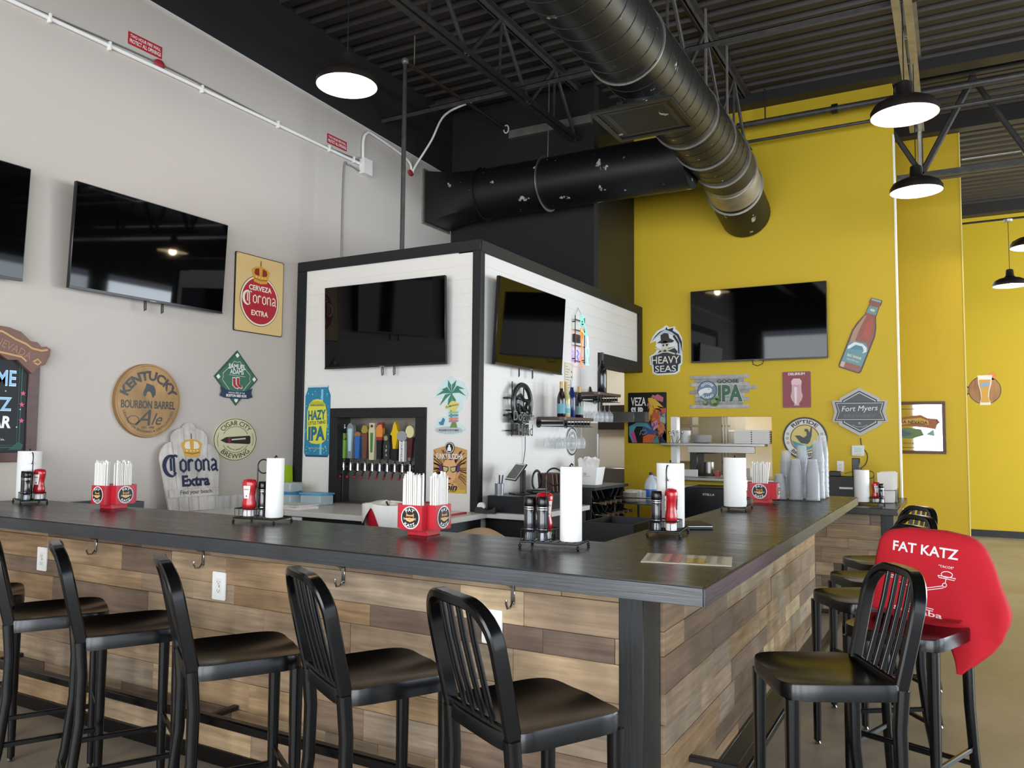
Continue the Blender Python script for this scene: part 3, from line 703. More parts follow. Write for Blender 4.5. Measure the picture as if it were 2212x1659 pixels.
# ------------------------------------------------------------------ things on the bar
def towel_roll(loc, r, label, h=.28, rz=0):
    t = thing('paper_towel_roll', label, 'paper towel', loc, rz, 'paper towel rolls')
    G().lathe([(.019, 0), (r-.002, 0), (r, .003), (r, h-.003), (r-.002, h), (.019, h), (.019, 0)], n=36).build('paper_roll', mat('#efede9', .9, bump=.25, bscale=260), t, 50)
    G().lathe([(.0165, 0), (.019, 0), (.019, h), (.0165, h), (.0165, 0)], n=20).build('cardboard_core', mat('#b79d78', .8), t)
    return t
def caddy(loc, rz, label):
    t = thing('condiment_caddy', label, 'caddy', loc, rz, 'wire condiment caddies'); W, D = .115, .068
    G().tube([(-W, -D, .022), (W, -D, .022), (W, D, .022), (-W, D, .022)], .0035, 8, True).build('base_frame', M_wire, t)
    g = G()
    for x in (-.09, -.06, -.03, 0, .03, .06, .09): g.tube([(x, -D, .024), (x, D, .024)], .0018, 6)
    g.build('base_wires', M_wire, t)
    for sx in (-1, 1):
        for sy in (-1, 1): G().tube([(sx*W, sy*D, .022), (sx*W, sy*D, .008)], .0028, 6).sphere((sx*W, sy*D, .007), .007, n=10).build('foot', M_wire, t)
    b0, b1, bd_ = -.114, .004, .06
    G().tube([(b0, -bd_, .066), (b1, -bd_, .066), (b1, bd_, .066), (b0, bd_, .066)], .0028, 6, True).build('basket_rim', M_wire, t)
    g = G()
    for x in [b0+.0235*i for i in range(6)]: g.tube([(x, -bd_, .066), (x, -bd_, .024)], .0015, 5); g.tube([(x, bd_, .066), (x, bd_, .024)], .0015, 5)
    for y in (-.03, 0, .03): g.tube([(b0, y, .066), (b0, y, .024)], .0015, 5); g.tube([(b1, y, .066), (b1, y, .024)], .0015, 5)
    g.build('basket_wires', M_wire, t)
    hx = -.002; rr = .033
    g = G(); g.tube([(hx+s, 0, .024) for s in (-rr,)]+[(hx-rr, 0, .265)]+[(hx-rr*math.cos(a), 0, .265+rr*math.sin(a)) for a in [PI*i/12 for i in range(1, 12)]]+[(hx+rr, 0, .265), (hx+rr, 0, .024)], .003, 8)
    g.tube([(hx+rr*math.cos(2*PI*i/20), 0, .265+rr*math.sin(2*PI*i/20)) for i in range(20)], .0032, 8, True); g.build('ring_handle', M_wire, t)
    G().tube([(.062, 0, .024), (.062, 0, .31), (.068, 0, .317), (.074, 0, .31)], .0032, 6).build('towel_spike', M_wire, t)
    return t
def local(loc, rz, x, y, z): c, s = math.cos(rz), math.sin(rz); return (loc[0]+c*x-s*y, loc[1]+s*x+c*y, loc[2]+z)
def ketchup(loc, rz, label):
    t = thing('ketchup_bottle', label, 'ketchup', loc, rz, 'red squeeze bottles')
    pr = [(0, .028), (.022, .028), (.032, .04), (.033, .06), (.028, .08), (.026, .10), (.030, .125), (.034, .145), (.034, .16), (.029, .172), (.012, .177), (0, .177)]
    G().lathe(pr, n=28, M=Matrix.Diagonal((1.08, .78, 1, 1))).build('bottle', mat('#b3121d', .25, coat=.4), t, 60)
    G().lathe([(0, 0), (.027, 0), (.028, .004), (.026, .026), (.023, .029), (0, .029)], n=24, M=Matrix.Diagonal((1, .85, 1, 1))).build('cap', M_white, t)
    for s in (1, -1):
        a = Art(t, .0, .5)
        def wp(x, y, z, s=s):
            rr = .0315*(1 if z > .12 else .9); return (s*x, s*(-(math.sqrt(max(0, 1-(x/(.036))**2))*rr*.80+.0022)+y*.3), z)
        a.warp = wp
        for i in range(6):
            f0, f1 = -1+i/3, -1+(i+1)/3; a.poly([(f0*.013, .085), (f1*.013, .085), (f1*.019, .145), (f0*.019, .145)], '#f2efe6', 1, 'label')
        a.text('HEINZ', 0, .128, .026, .006, '#1c1c1c', 3); a.text('TOMATO', 0, .117, .017, .004, '#1c1c1c', 3); a.text('KETCHUP', 0, .109, .02, .0045, '#1c1c1c', 3); a.circ(0, .096, .0045, '#b3121d', 3, n=14)
        a.done()
def grinder(loc, label):
    t = thing('spice_grinder', label, 'grinder', loc, rnd.random()*6, 'black and silver spice grinders')
    G().lathe([(0, .128), (.0225, .128), (.024, .131), (.0225, .162), (.02, .165), (0, .165)], n=24).build('cap', M_blackgloss, t)
    G().lathe([(0, .03), (.021, .03), (.0225, .036), (.0225, .12), (.018, .128), (0, .128)], n=24).build('jar', mat('#1c1d20', .15, coat=.5), t, 50)
    for z in (.04, .116, .124): G().lathe([(.0228, z-.003), (.0236, z), (.0228, z+.003)], n=24).build('band', M_chrome, t)
    G().lathe([(0, 0), (.021, 0), (.021, .012), (.018, .03), (0, .03)], n=8).build('grinding_base', mat('#5b5d60', .25, .8), t, 20)
Bz = BT
cads = [((-4.80, 2.76, Bz), R(160), .064, 'at the far left end', ('k', 'g', 'g')),
        ((-2.90, 2.77, Bz), R(9), .0415, 'before the oval cigar sign', ('k', 'g')),
        ((-1.345, 2.76, Bz), R(7), .042, 'near the corner before the register', ('g', 'g', 'k')),
        ((-1.10, 3.385, Bz), R(98), .061, 'behind the flat paper menu', ('g', 'k')),
        ((-1.125, 4.75, Bz), R(-86), .064, 'before the kitchen hatch', ('k', 'g')),
        ((-.665, 7.73, CT), R(183), .063, 'on the lower counter', ('k', 'g'))]
slots_ = {3: [(-.085, .012), (-.085, -.035), (-.03, .028)], 2: [(-.085, -.0), (-.034, .03)]}
for i, (loc, rz, r, where, items) in enumerate(cads):
    caddy(loc, rz, 'black wire condiment caddy with ring handle '+where)
    towel_roll(local(loc, rz, .066, 0, .0262), r, ('slim' if r < .05 else 'fat')+' white paper towel roll in the caddy '+where)
    if i == 0: pos = [(-.05, -.035), (-.085, .035), (-.034, .035)]
    elif i == 1: pos = [(-.08, -.0), (-.028, .036)]
    elif i == 2: pos = [(-.088, -.032), (-.035, -.036), (-.05, .026)]
    elif i == 3: pos = [(-.084, .034), (-.072, -.026)]
    elif i == 4: pos = [(-.07, .022), (-.075, -.036)]
    else: pos = [(-.045, -.02), (-.09, .03)]
    ng = 0
    for kind, (px_, py_) in zip(items, pos):
        p = local(loc, rz, px_, py_, .0262)
        if kind == 'k': ketchup(p, R((20, 15, 60, -60, 90, 20)[i]), 'red upside-down ketchup bottle with white cap in the caddy '+where)
        else:
            ng += 1; grinder(p, 'black silver-banded grinder'+(' on the left' if ng == 1 and items.count('g') > 1 else ' on the right' if items.count('g') > 1 else '')+' in the caddy '+where)

def cat_logo(a, r):
    a.circ(0, 0, r, '#f7f5f2', 1, 'logo'); a.circ(0, 0, r*.9, '#111212', 2, 'logo')
    a.arct('FAT', 0, -r*.18, r*.72, 90, 66, r*.28, '#ffffff', 4, .02); a.arct('KATZ', 0, r*.14, r*.70, 270, 84, r*.28, '#ffffff', 4, .02, True)
    f = '#d99a55'
    a.poly([(-.42*r, .08*r), (-.40*r, .40*r), (-.2*r, .24*r), (.2*r, .24*r), (.40*r, .40*r), (.42*r, .08*r), (.34*r, -.26*r), (0, -.40*r), (-.34*r, -.26*r)], f, 3, 'logo')
    a.poly(ell(0, -.14*r, .46*r, .2*r, 20), '#e8b678', 4, 'logo'); a.poly([(-.38*r, .12*r), (.38*r, .12*r), (.32*r, -.03*r), (.08*r, -.01*r), (0, .04*r), (-.08*r, -.01*r), (-.32*r, -.03*r)], '#0c0c0c', 5, 'logo')
    a.poly([(-.06*r, -.1*r), (.06*r, -.1*r), (0, -.17*r)], '#3a1d12', 5, 'logo')
    for s in (-1, 1):
        for k in (-1, 0, 1): a.stroke([(s*.4*r, (-.12+.03*k)*r), (s*.68*r, (-.08+.08*k)*r)], .022*r, '#f5f5f5', 5, 'logo')
def straw_holder(loc, label, where, mask):
    t = thing('straw_holder', label, 'holder', loc, 0, 'red straw holders')
    G().box(-.05, -.05, 0, .05, .05, .034, bev=.002).build('base_block', M_red, t); G().box(-.05, -.05, .034, .05, .05, .128, bev=.002).build('center_block', M_red, t)
    for k in range(4):
        M = Matrix.Rotation(R(90*k), 4, 'Z'); z0, z1 = .028, .130; y0, y1 = -.098, -.0505
        g = G(); g.box(-.057, y0, z0, .057, y0+.003, z1).box(-.057, y1-.003, z0, .057, y1, z1).box(-.057, y0+.003, z0, -.054, y1-.003, z1).box(.054, y0+.003, z0, .057, y1-.003, z1).box(-.054, y0+.003, z0, .054, y1-.003, z0+.003)
        o = g.build('compartment', M_red, t, 40, M)
        a = Art(o, .0985); a.warp = lambda x, y, z, M=M: tuple(M @ Vector((x, y, z+.079))); cat_logo(a, .047); a.done()
    proto = None; r = random.Random(int(abs(loc[0])*100))
    for k, cnt in mask:
        M = Matrix.Rotation(R(90*k), 4, 'Z'); n = 0
        for row in range(3):
            for c in range(cnt):
                if proto is None:
                    proto = G().cyl((0, 0, 0), (0, 0, .206), .0042, n=7).box(-.0044, -.001, .2055, .0044, .001, .216).build('paper_straw', M_paper); o = proto
                else: o = proto.copy(); C.objects.link(o)
                x = -.047+.094*(c+.5*(row % 2)+.2)/(cnt); y = -.088+.0125*row
                p = M @ Vector((x, y, .032+r.random()*.022)); lean = .16 if (len(mask) == 1 and c > cnt-2) else .012
                o.location = (loc[0]+p.x, loc[1]+p.y, loc[2]+p.z); o.rotation_euler = (r.uniform(-.008, .008), r.uniform(-.012, .012)+(.14 if lean > .1 and row == 0 else 0), r.random()*3)
                tag(o, 'white wrapped straw in the red holder '+where, 'straw', 'wrapped straws '+where)
straw_holder((-4.115, 2.83, Bz), 'red straw holder with cat logos at the left end of the bar', 'at the left of the bar', ((0, 9), (1, 9)))
straw_holder((-1.98, 2.80, Bz), 'red straw holder with round cat logos before the beer taps', 'before the beer taps', ((0, 9), (1, 9)))
straw_holder((-1.105, 5.37, Bz), 'red straw holder with cat logo beside the stacked clear cups', 'beside the stacked cups', ((0, 8),))

# menu card and dark device
mn = thing('menu_card', 'long paper menu card lying flat near the bar corner', 'menu', (-.815, 2.72, Bz+.0005), R(13))
G().box(-.148, -.107, 0, .148, .107, .0012).build('card', mat('#e7dfc8', .35), mn)
a = Art(mn, .0014); a.warp = lambda x, y, z: (x, z, -y)
a.poly([(-.08, -.09), (-.02, -.09), (-.02, .09), (-.08, .09)], '#d98f86', 1); a.poly([(.0, -.085), (.06, -.085), (.06, .02), (.0, .02)], '#dfc04f', 1); a.poly([(-.145, .096), (.145, .096), (.145, .104), (-.145, .104)], '#6b4a2c', 1)
rr = random.Random(5)
for c in range(7):
    for l in range(14):
        x = -.135+c*.039; z = .085-l*.0125; a.poly([(x, z), (x+.014+rr.random()*.016, z), (x+.014, z-.004), (x, z-.004)], '#4b4036', 2)
a.done()
dv = thing('check_folder', 'black check folder with pale edge lying on the bar side beyond the menu', 'folder', (-1.085, 3.70, Bz), R(33))
G().box(-.07, -.095, 0, .07, .095, .012, bev=.003).build('lower_cover', M_black, dv); G().box(-.066, -.09, .0121, .068, .092, .016).build('paper_slip', M_white, dv); G().box(-.07, -.095, .0161, .07, .095, .021, bev=.002).build('upper_cover', M_black, dv)

# clear plastic cups, stacked upside down on a tray
M_cup = mat('#d5d9dc', .12, alpha=.24, spec=.8)
tr_ = G().box(-1.125, 5.64, BT+.0005, -.785, 6.2, BT+.005).build('tray', M_black); 
tr_o = tag(tr_, 'thin black tray under the stacked clear plastic cups', 'tray')
cupS = G().lathe([(.0465, 0), (.048, .002), (.0465, .006), (.030, .118), (.028, .12), (0, .12), (0, .1185), (.0275, .1185), (.0445, .007), (.0465, 0)], n=22).build('plastic_cup', M_cup, None, 50)
cupL = G().lathe([(.0475, 0), (.049, .003), (.047, .012), (.031, .148), (.029, .151), (0, .151), (0, .1495), (.0295, .148), (.0455, .012), (.0475, 0)], n=22).build('plastic_cup', M_cup, None, 50)
first = {id(cupS): True, id(cupL): True}
for si, (x, y, proto, n, pitch, where) in enumerate((( -1.06, 5.70, cupS, 6, .0105, 'short front stack nearest the straw holder'), (-.955, 5.71, cupS, 16, .0105, 'ribbed middle stack at the tray front'), (-.845, 5.71, cupS, 16, .0105, 'ribbed right stack at the tray front'),
        (-1.04, 5.85, cupL, 6, .036, 'tall left stack behind the front row'), (-.935, 5.86, cupL, 7, .036, 'tall middle stack behind the front row'), (-.84, 5.92, cupL, 8, .036, 'tall right stack behind the front row'), (-.835, 6.08, cupL, 9, .036, 'tallest stack at the back right of the tray'))):
    for k in range(n):
        if first[id(proto)]: o = proto; first[id(proto)] = False
        else: o = proto.copy(); C.objects.link(o)
        o.location = (x, y, BT+.0055+k*pitch); tag(o, 'clear cup upside down in the '+where, 'cup', 'cups in the '+where)

# ------------------------------------------------------------------ lower counter clutter
bk = thing('plastic_basket', 'black plastic basket full of odds and ends on the lower counter', 'basket', (-.96, 8.38, CT))
g = G(); 
for b in ((-.16, -.12, 0, .16, .12, .006), (-.16, -.12, .006, .16, -.114, .21), (-.16, .114, .006, .16, .12, .21), (-.16, -.114, .006, -.154, .114, .21), (.154, -.114, .006, .16, .114, .21), (-.17, -.13, .20, .17, -.12, .215), (-.17, .12, .20, .17, .13, .215)): g.box(*b)
g.build('basket_body', mat('#1d1e1f', .5), bk); G().box(-.02, -.1325, .10, .1, -.1205, .118).build('label_strip', M_white, bk)
for x, n_, lab, cat, m_, ex in ((-.07, 'charger_brick', 'black charger lying on the plastic basket', 'charger', M_black, (.05, .05, .05)), (.12, 'wall_charger', 'upright black charger beside the paper towel on the lower counter', 'charger', M_blackgloss, (.035, .03, .09))):
    o = G().box(-ex[0], -ex[1], 0, ex[0], ex[1], ex[2]*2 if n_ == 'wall_charger' else ex[2], bev=.006).build(n_, m_); o.location = (-.96+x, 8.38, CT+.2155); tag(o, lab, cat)
pipe('thin_wire', [(-.84, TW-.012, 1.53), (-.83, TW-.01, 1.45), (-.78, TW-.012, 1.36), (-.8, TW-.03, 1.26), (-.88, 8.7, 1.2), (-.95, 8.5, 1.18)], .0045, M_black, 'thin cord dropping from the hexagon beer sign to the basket', 'cord')
o = G().box(-.035, -.03, 0, .035, .03, .10, bev=.004).build('sauce_box', mat('#2a2a2a', .4)); o.location = (-1.19, 8.5, CT); tag(o, 'small dark box left of the plastic basket', 'box')
o = G().lathe([(0, 0), (.022, 0), (.024, .08), (.012, .11), (.008, .13), (0, .13)], n=16).build('sauce_bottle', M_red); o.location = (-1.155, 8.28, CT); tag(o, 'small red bottle left of the plastic basket', 'bottle')
mr_ = thing('menu_rack', 'black wire rack holding white menus on the lower counter', 'rack', (-.545, 8.15, CT), 0)
for y in (-.2, -.1, 0, .1, .2): G().tube([(-.07, y, .004), (-.07, y, .12), (.07, y, .12), (.07, y, .004)], .003, 6).build('wire_divider', M_wire, mr_)
for x in (-.07, .07): G().tube([(x, -.22, .004), (x, .22, .004)], .003, 6).build('base_rail', M_wire, mr_)
pm = None
for i in range(9):
    y = 8.15-.17+i*.042
    if pm is None: pm = G().box(-.062, -.0015, 0, .062, .0015, .27).build('folded_menu', M_paper); o = pm
    else: o = pm.copy(); C.objects.link(o)
    o.location = (-.545+rnd.uniform(-.01, .01), y, CT+.008); o.rotation_euler = (rnd.uniform(-.05, .05), rnd.uniform(-.04, .04), 0)
    tag(o, 'white menu standing in the wire rack on the lower counter', 'menu', 'white menus in the wire rack')

# ------------------------------------------------------------------ behind the bar
M_ctr = mat('#dedbd5', .35)
cf = thing('tap_counter', 'white back counter running under the beer taps and along the grey wall', 'counter', (GW, 4.5, 0))
G().box(.004, .0, CT-.04, 2.0, .70, CT, bev=.003).box(.004, -1.5, CT-.04, .62, 0, CT, bev=.003).build('counter_slab', M_ctr, cf)
G().box(.004, .06, 0, 1.95, .69, CT-.041).box(.004, -1.48, 0, .56, .06, CT-.041).build('cabinet', M_black, cf)
G().box(.35, .045, .5, .75, .058, CT-.05, bev=.002).build('white_door', M_white, cf)
for x in (.8, 1.38): G().box(x, .04, .08, x+.54, .058, CT-.09, bev=.004).build('cooler_door', mat('#101113', .3), cf)
cs = thing('register_counter', 'white edged back counter along the side of the white tap box', 'counter', (BSX, 5.20, 0))
G().box(.025, .08, CT-.04, .475, 1.08, CT, bev=.003).box(.025, .004, CT-.04, .475, .08, CT, bev=.003).build('counter_slab', M_ctr, cs); G().box(.03, .1, 0, .44, 1.07, CT-.041).build('cabinet', M_black, cs)
rg = thing('cash_register', 'black cash drawer box on the back counter beside the white tap box', 'register', (-3.14, 5.27, CT))
G().box(0, 0, 0, .33, .68, .125, bev=.004).build('drawer_box', mat('#15171c', .4), rg); G().box(.331, .05, .02, .334, .62, .10).build('drawer_front', mat('#1d2026', .35), rg)
G().cyl((.334, .34, .06), (.340, .34, .06), .012).build('lock', M_chrome, rg)
ts = thing('payment_tablet', 'tilted black touch tablet on a stand on the cash drawer', 'tablet', (-3.0, 5.50, CT+.1255), R(-38))
G().box(-.07, -.05, 0, .07, .08, .012, bev=.003).box(-.035, .03, .012, .03, .055, .19, bev=.004).build('stand', M_black, ts)
Mt = Matrix.Translation((.02, -.02, .17)) @ Matrix.Rotation(R(-38), 4, 'X')
G().box(-.105, -.012, -.08, .105, .0, .08, bev=.004, M=Mt).build('tablet_body', M_black, ts); G().box(-.098, -.0135, -.073, .098, -.0122, .073, M=Mt).build('screen_border', M_white, ts); G().box(-.09, -.015, -.066, .09, -.0138, .066, M=Mt).build('screen', M_screen, ts)
pc = thing('pen_cup', 'cup of pens and scissors on the cash drawer', 'cup', (-3.07, 5.33, CT+.1255)); G().lathe([(0, 0), (.035, 0), (.037, .09), (.034, .09), (.032, .004), (0, .004)], n=18).build('cup', mat('#9fa3a6', .25, .6), pc)
for i, (c, nm) in enumerate((('#1b2a5a', 'pen'), ('#e9e9e9', 'pen'), ('#d9d2c2', 'marker'), ('#151515', 'marker'), ('#f3f3f3', 'scissors'), ('#333333', 'pen'))):
    a_ = i*1.05; o = G().cyl((0, 0, 0), (.018*math.cos(a_), .018*math.sin(a_), .15), .0055, n=8).build(nm, mat(c, .4)); o.location = (-3.07+.012*math.cos(a_), 5.33+.012*math.sin(a_), CT+.131)
    tag(o, ('navy pen', 'white pen', 'cream marker', 'black marker', 'white handled scissors', 'grey pen')[i]+' standing in the cup on the cash drawer', nm)
td = thing('tape_dispenser', 'black tape dispenser on the counter left of the cash drawer', 'tape dispenser', (-3.10, 5.17, CT), R(10))
G().prism([(-.08, 0), (.085, 0), (.09, .055), (.06, .03), (.02, .022), (-.02, .045), (-.07, .045)], -.022, .022).build('body', M_black, td); G().cyl((-.03, -.014, .05), (-.03, .014, .05), .03, n=22).build('tape_roll', M_white, td)
cr = thing('card_reader', 'grey card terminal lying beside the tablet stand', 'card reader', (-2.93, 5.72, CT+.1255), R(-30)); G().box(-.05, -.09, 0, .05, .09, .03, bev=.008).build('reader_body', M_black, cr); G().box(-.035, -.02, .0305, .035, .06, .034).build('reader_screen', mat('#b9bcc0', .3), cr)
cc = thing('coiled_cable', 'coil of black cable standing behind the pepper grinders', 'cable', (-3.02, 5.86, CT+.128)); 
G().tube([(.0, (.085-.004*(k//24))*math.cos(2*PI*k/24), .09+(.085-.004*(k//24))*math.sin(2*PI*k/24)) for k in range(96)], .005, 6).build('cable_loops', M_black, cc)
mb = None
for i in range(6):
    if mb is None: mb = G().box(-.006, -.09, 0, .006, .09, .17, bev=.001).build('menu_booklet', mat('#5b4138', .6)); o = mb
    else: o = mb.copy(); C.objects.link(o)
    o.location = (-2.99+.02*(i % 2), 6.0+.035*i, CT+.128 if i < 0 else CT); o.rotation_euler = (0, R(-6), R(70)); o.scale = (1, 1, 1.6)
    tag(o, 'dark brown booklet leaning by the cash drawer under the glass rack', 'booklet', 'brown booklets by the cash drawer')
# wine rack with bottles, napkin bin
wr = thing('wine_rack', 'black lattice wine rack cabinet below the napkin bin', 'wine rack', (BSX+.006, 6.32, 0))
g = G(); g.box(0, 0, 0, .46, .02, 1.08).box(0, .76, 0, .46, .78, 1.08).box(0, .02, 0, .02, .76, 1.08).box(0, -.01, 1.06, .5, .79, 1.085); g.build('cabinet', M_black, wr)
g = G()
for k in range(-3, 7):
    y0, y1, z0, z1 = max(.02, .12*k), min(.76, .12*k+.9), .15, 1.05
    a = .12*k; 
    def cl(p, q):
        pts_ = []
        for t_ in [i/30 for i in range(31)]:
            y_ = p[0]+(q[0]-p[0])*t_; z_ = p[1]+(q[1]-p[1])*t_
            if .03 <= y_ <= .75: pts_.append((.44, y_, z_))
        return pts_
    for P in (cl((a, .15), (a+.9, 1.05)), cl((.78-a, .15), (.78-a-.9, 1.05))):
        if len(P) > 2: g.bar([P[0], P[-1]], .014, .03, up=(1, 0, 0))
g.build('lattice', M_black, wr)
wb0 = None; n = 0
for i in range(6):
    for j in range(7):
        y = 6.32+.08+.12*i+.06*(j % 2); z = .30+.108*j
        if y > 7.06 or z > 1.03: continue
        if wb0 is None:
            wb0 = thing('wine_bottle', 'x', 'wine bottle', (0, 0, 0)); G().lathe([(0, 0), (.036, 0), (.037, .18), (.016, .225), (.0145, .29), (0, .29)], n=16, M=Matrix.Rotation(R(90), 4, 'Y')).build('glass_body', mat('#12160f', .15), wb0); G().lathe([(.0155, .24), (.016, .3), (0, .302)], n=14, M=Matrix.Rotation(R(90), 4, 'Y')).build('capsule', mat('#5d4b38', .4), wb0)
            o = wb0; o.location = (-2.93, y, z)
        else: o = dup(wb0, (-2.93, y, z), 0)
        tag(o, 'dark wine bottle lying neck outward in the black lattice rack', 'wine bottle', 'bottles in the lattice wine rack'); n += 1
nb = thing('napkin_bin', 'white bin stuffed with napkins on the black wine rack', 'bin', (-2.93, 6.74, 1.0855))
g = G(); g.grid(lambda u, v: ((.10+.025*v)*(math.cos(2*PI*u)/max(abs(math.cos(2*PI*u)), abs(math.sin(2*PI*u)))**.75), (.085+.02*v)*(math.sin(2*PI*u)/max(abs(math.cos(2*PI*u)), abs(math.sin(2*PI*u)))**.75), .16*v), 32, 3, True); g.build('bin_shell', M_white, nb, 50)
G().box(-.09, -.075, .001, .09, .075, .006).build('bin_bottom', M_white, nb)
a = Art(nb, .0); a.warp = lambda x, y, z: (x, y-.0955-(z-.02)*.15, z); a.circ(0, .10, .012, '#b9423c', 1, 'emblem'); a.circ(0, .10, .009, '#f2efec', 2, 'emblem'); a.poly([(-.004, .095), (.004, .095), (0, .106)], '#b9423c', 3, 'emblem'); a.stroke([(-.06, .078), (.06, .078)], .002, '#8a4a44', 1, 'emblem'); a.done()
npk = None
for i in range(9):
    if npk is None: npk = G().grid(lambda u, v: ((u-.5)*.13, .012*math.sin(7*u)+.006*math.sin(11*v), .15*v+.02*math.sin(9*u)*v), 9, 6).build('paper_napkin', M_paper, None, 60); o = npk
    else: o = npk.copy(); C.objects.link(o)
    o.location = (-2.93+rnd.uniform(-.02, .02), 6.74-.06+.015*i, 1.0855+.06+rnd.random()*.03); o.rotation_euler = (rnd.uniform(-.1, .1), rnd.uniform(-.2, .2), rnd.uniform(-.4, .4))
    tag(o, 'crumpled white napkin sticking out of the bin on the wine rack', 'napkin', 'napkins in the white bin')
# cart with jug, dishes and black bin
ct = thing('service_cart', 'black wire service cart behind the bar below the yellow wall', 'cart', (-2.69, 6.75, 0))
for x in (0, .36):
    for y in (0, .62): G().tube([(x, y, 0), (x, y, .99)], .011, 8).build('post', M_wire, ct)
for z in (.35, .93): 
    G().box(-.01, -.01, z-.008, .37, .63, z).build('shelf', M_wire if z < .5 else mat('#3a3a3a', .3, .5), ct); G().tube([(0, 0, z+.05), (.36, 0, z+.05), (.36, .62, z+.05), (0, .62, z+.05)], .005, 6, True).build('guard_rail', M_wire, ct)
ju = thing('bleach_jug', 'translucent white jug with blue label and black cap on the cart', 'jug', (-2.50, 7.2, .931))
G().lathe([(0, 0), (.06, 0), (.064, .01), (.064, .14), (.052, .185), (.022, .225), (.018, .235), (0, .235)], n=24).build('jug_body', mat('#c9d2dd', .35, alpha=.85), ju, 50); G().cyl((0, 0, .235), (0, 0, .26), .021).build('cap', M_black, ju)
G().lathe([(.0645, .03), (.0652, .035), (.0652, .10), (.0645, .105)], n=24).build('label', mat('#2f62b0', .4), ju); G().tube([(.05, 0, .12), (.075, 0, .14), (.07, 0, .19), (.028, 0, .222)], .009, 8).build('handle', mat('#c9d2dd', .35), ju)
pt = None
for i in range(7):
    if pt is None: pt = G().lathe([(0, 0), (.05, 0), (.075, .012), (.078, .012), (.05, -.003), (0, -.003)], n=22).build('saucer', mat('#d9d2c4', .25)); o = pt
    else: o = pt.copy(); C.objects.link(o)
    o.location = (-2.58, 6.88, .935+i*.0125); tag(o, 'pale saucer in the stack on the black service cart', 'saucer', 'saucers stacked on the cart')
gm = None
for i in range(5):
    if gm is None: gm = G().lathe([(0, .003), (.026, .003), (.026, 0), (.03, 0), (.033, .1), (.031, .1), (.0285, .004), (.026, .003)], n=16).build('glass_mug', mat('#f3f6f8', .03, alpha=.12, spec=.9)); o = gm
    else: o = gm.copy(); C.objects.link(o)
    o.location = (-2.66+.07*(i % 3), 7.02+.09*(i//3), .931); tag(o, 'clear drinking glass on the black service cart', 'glass', 'glasses on the cart')
bb = thing('bus_tub', 'black bus tub below the cart behind the bar', 'tub', (-2.2, 4.95, 0)); g = G()
for b in ((0, 0, .74, .36, .5, .75), (0, 0, .75, .36, .01, .95), (0, .49, .75, .36, .5, .95), (0, .01, .75, .01, .49, .95), (.35, .01, .75, .36, .49, .95)): g.box(*b)
g.build('tub_body', M_black, bb); G().box(.02, .02, 0, .34, .48, .739).build('stand', M_black, bb)
# underbar bench with red bucket, towels and faucet
ub = G().box(-3.4, 3.2, 0, -1.9, 4.1, .88, bev=.004).build('underbar_bench', mat('#1a1b1d', .35, .3)); tag(ub, 'low dark work bench between the bar and the taps', 'bench')
sk = thing('bar_sink', 'steel bar sink with chrome faucet just inside the bar corner', 'sink', (-1.89, 3.0, 0)); g = G()
for b in ((0, 0, .84, .42, .7, .85), (0, 0, .85, .42, .03, 1.0), (0, .67, .85, .42, .7, 1.0), (0, .03, .85, .03, .67, 1.0), (.39, .03, .85, .42, .67, 1.0)): g.box(*b)
g.build('basin', M_ss, sk); G().box(.05, .05, 0, .38, .65, .839).build('cabinet', M_black, sk)
G().tube([(.3, .25, 1.0), (.3, .25, 1.07), (.3, .22, 1.095), (.34, .12, 1.09), (.36, .08, 1.06)], .014, 10).build('spout', M_chrome, sk)
rb_ = thing('red_bucket', 'red bucket behind the straw holder, white cloth over it', 'bucket', (-2.80, 3.60, .8805)); G().lathe([(0, 0), (.095, 0), (.118, .25), (.114, .25), (.092, .004), (0, .004)], n=28).build('bucket_body', M_red, rb_, 50)
def cloth(name, fn, nu, nv, m, loc, lab, cat):
    g = G(); g.grid(fn, nu, nv); o = g.build(name, m, None, 70); s_ = o.modifiers.new('thickness', 'SOLIDIFY'); s_.thickness = .004; o.location = loc; return tag(o, lab, cat)
def drape(u, v):
    a = 2*PI*u; r0 = .02+.122*min(1, v*1.6); ht = .262-.0*v; z = ht+.016*math.sin(3*a+.5)*(1-v)-.004
    if v > .62: z = ht-.0-(v-.62)/.38*(.14+.09*math.sin(a*2+2.2)+.04*math.sin(5*a)); r0 = .126+.016*abs(math.sin(3.5*a))
    return (r0*math.cos(a), r0*math.sin(a), z)
cloth('white_cloth', drape, 49, 12, mat('#f0ece4', .9, bump=.3, bscale=300), (-2.80, 3.60, .8805), 'white bar cloth draped over the red bucket behind the straw holder', 'cloth')
cloth('tan_towel', lambda u, v: ((u-.5)*.5, (v-.5)*.4, .04+.10*math.sin(PI*min(1, u*1.15))*(.55+.45*math.sin(PI*v))+.012*math.sin(9*u+4*v)), 22, 14, mat('#d9bb93', .95, bump=.3, bscale=300, var=.1), (-2.22, 3.62, .885), 'rumpled tan towel lying behind the bar right of the straw holder', 'towel')
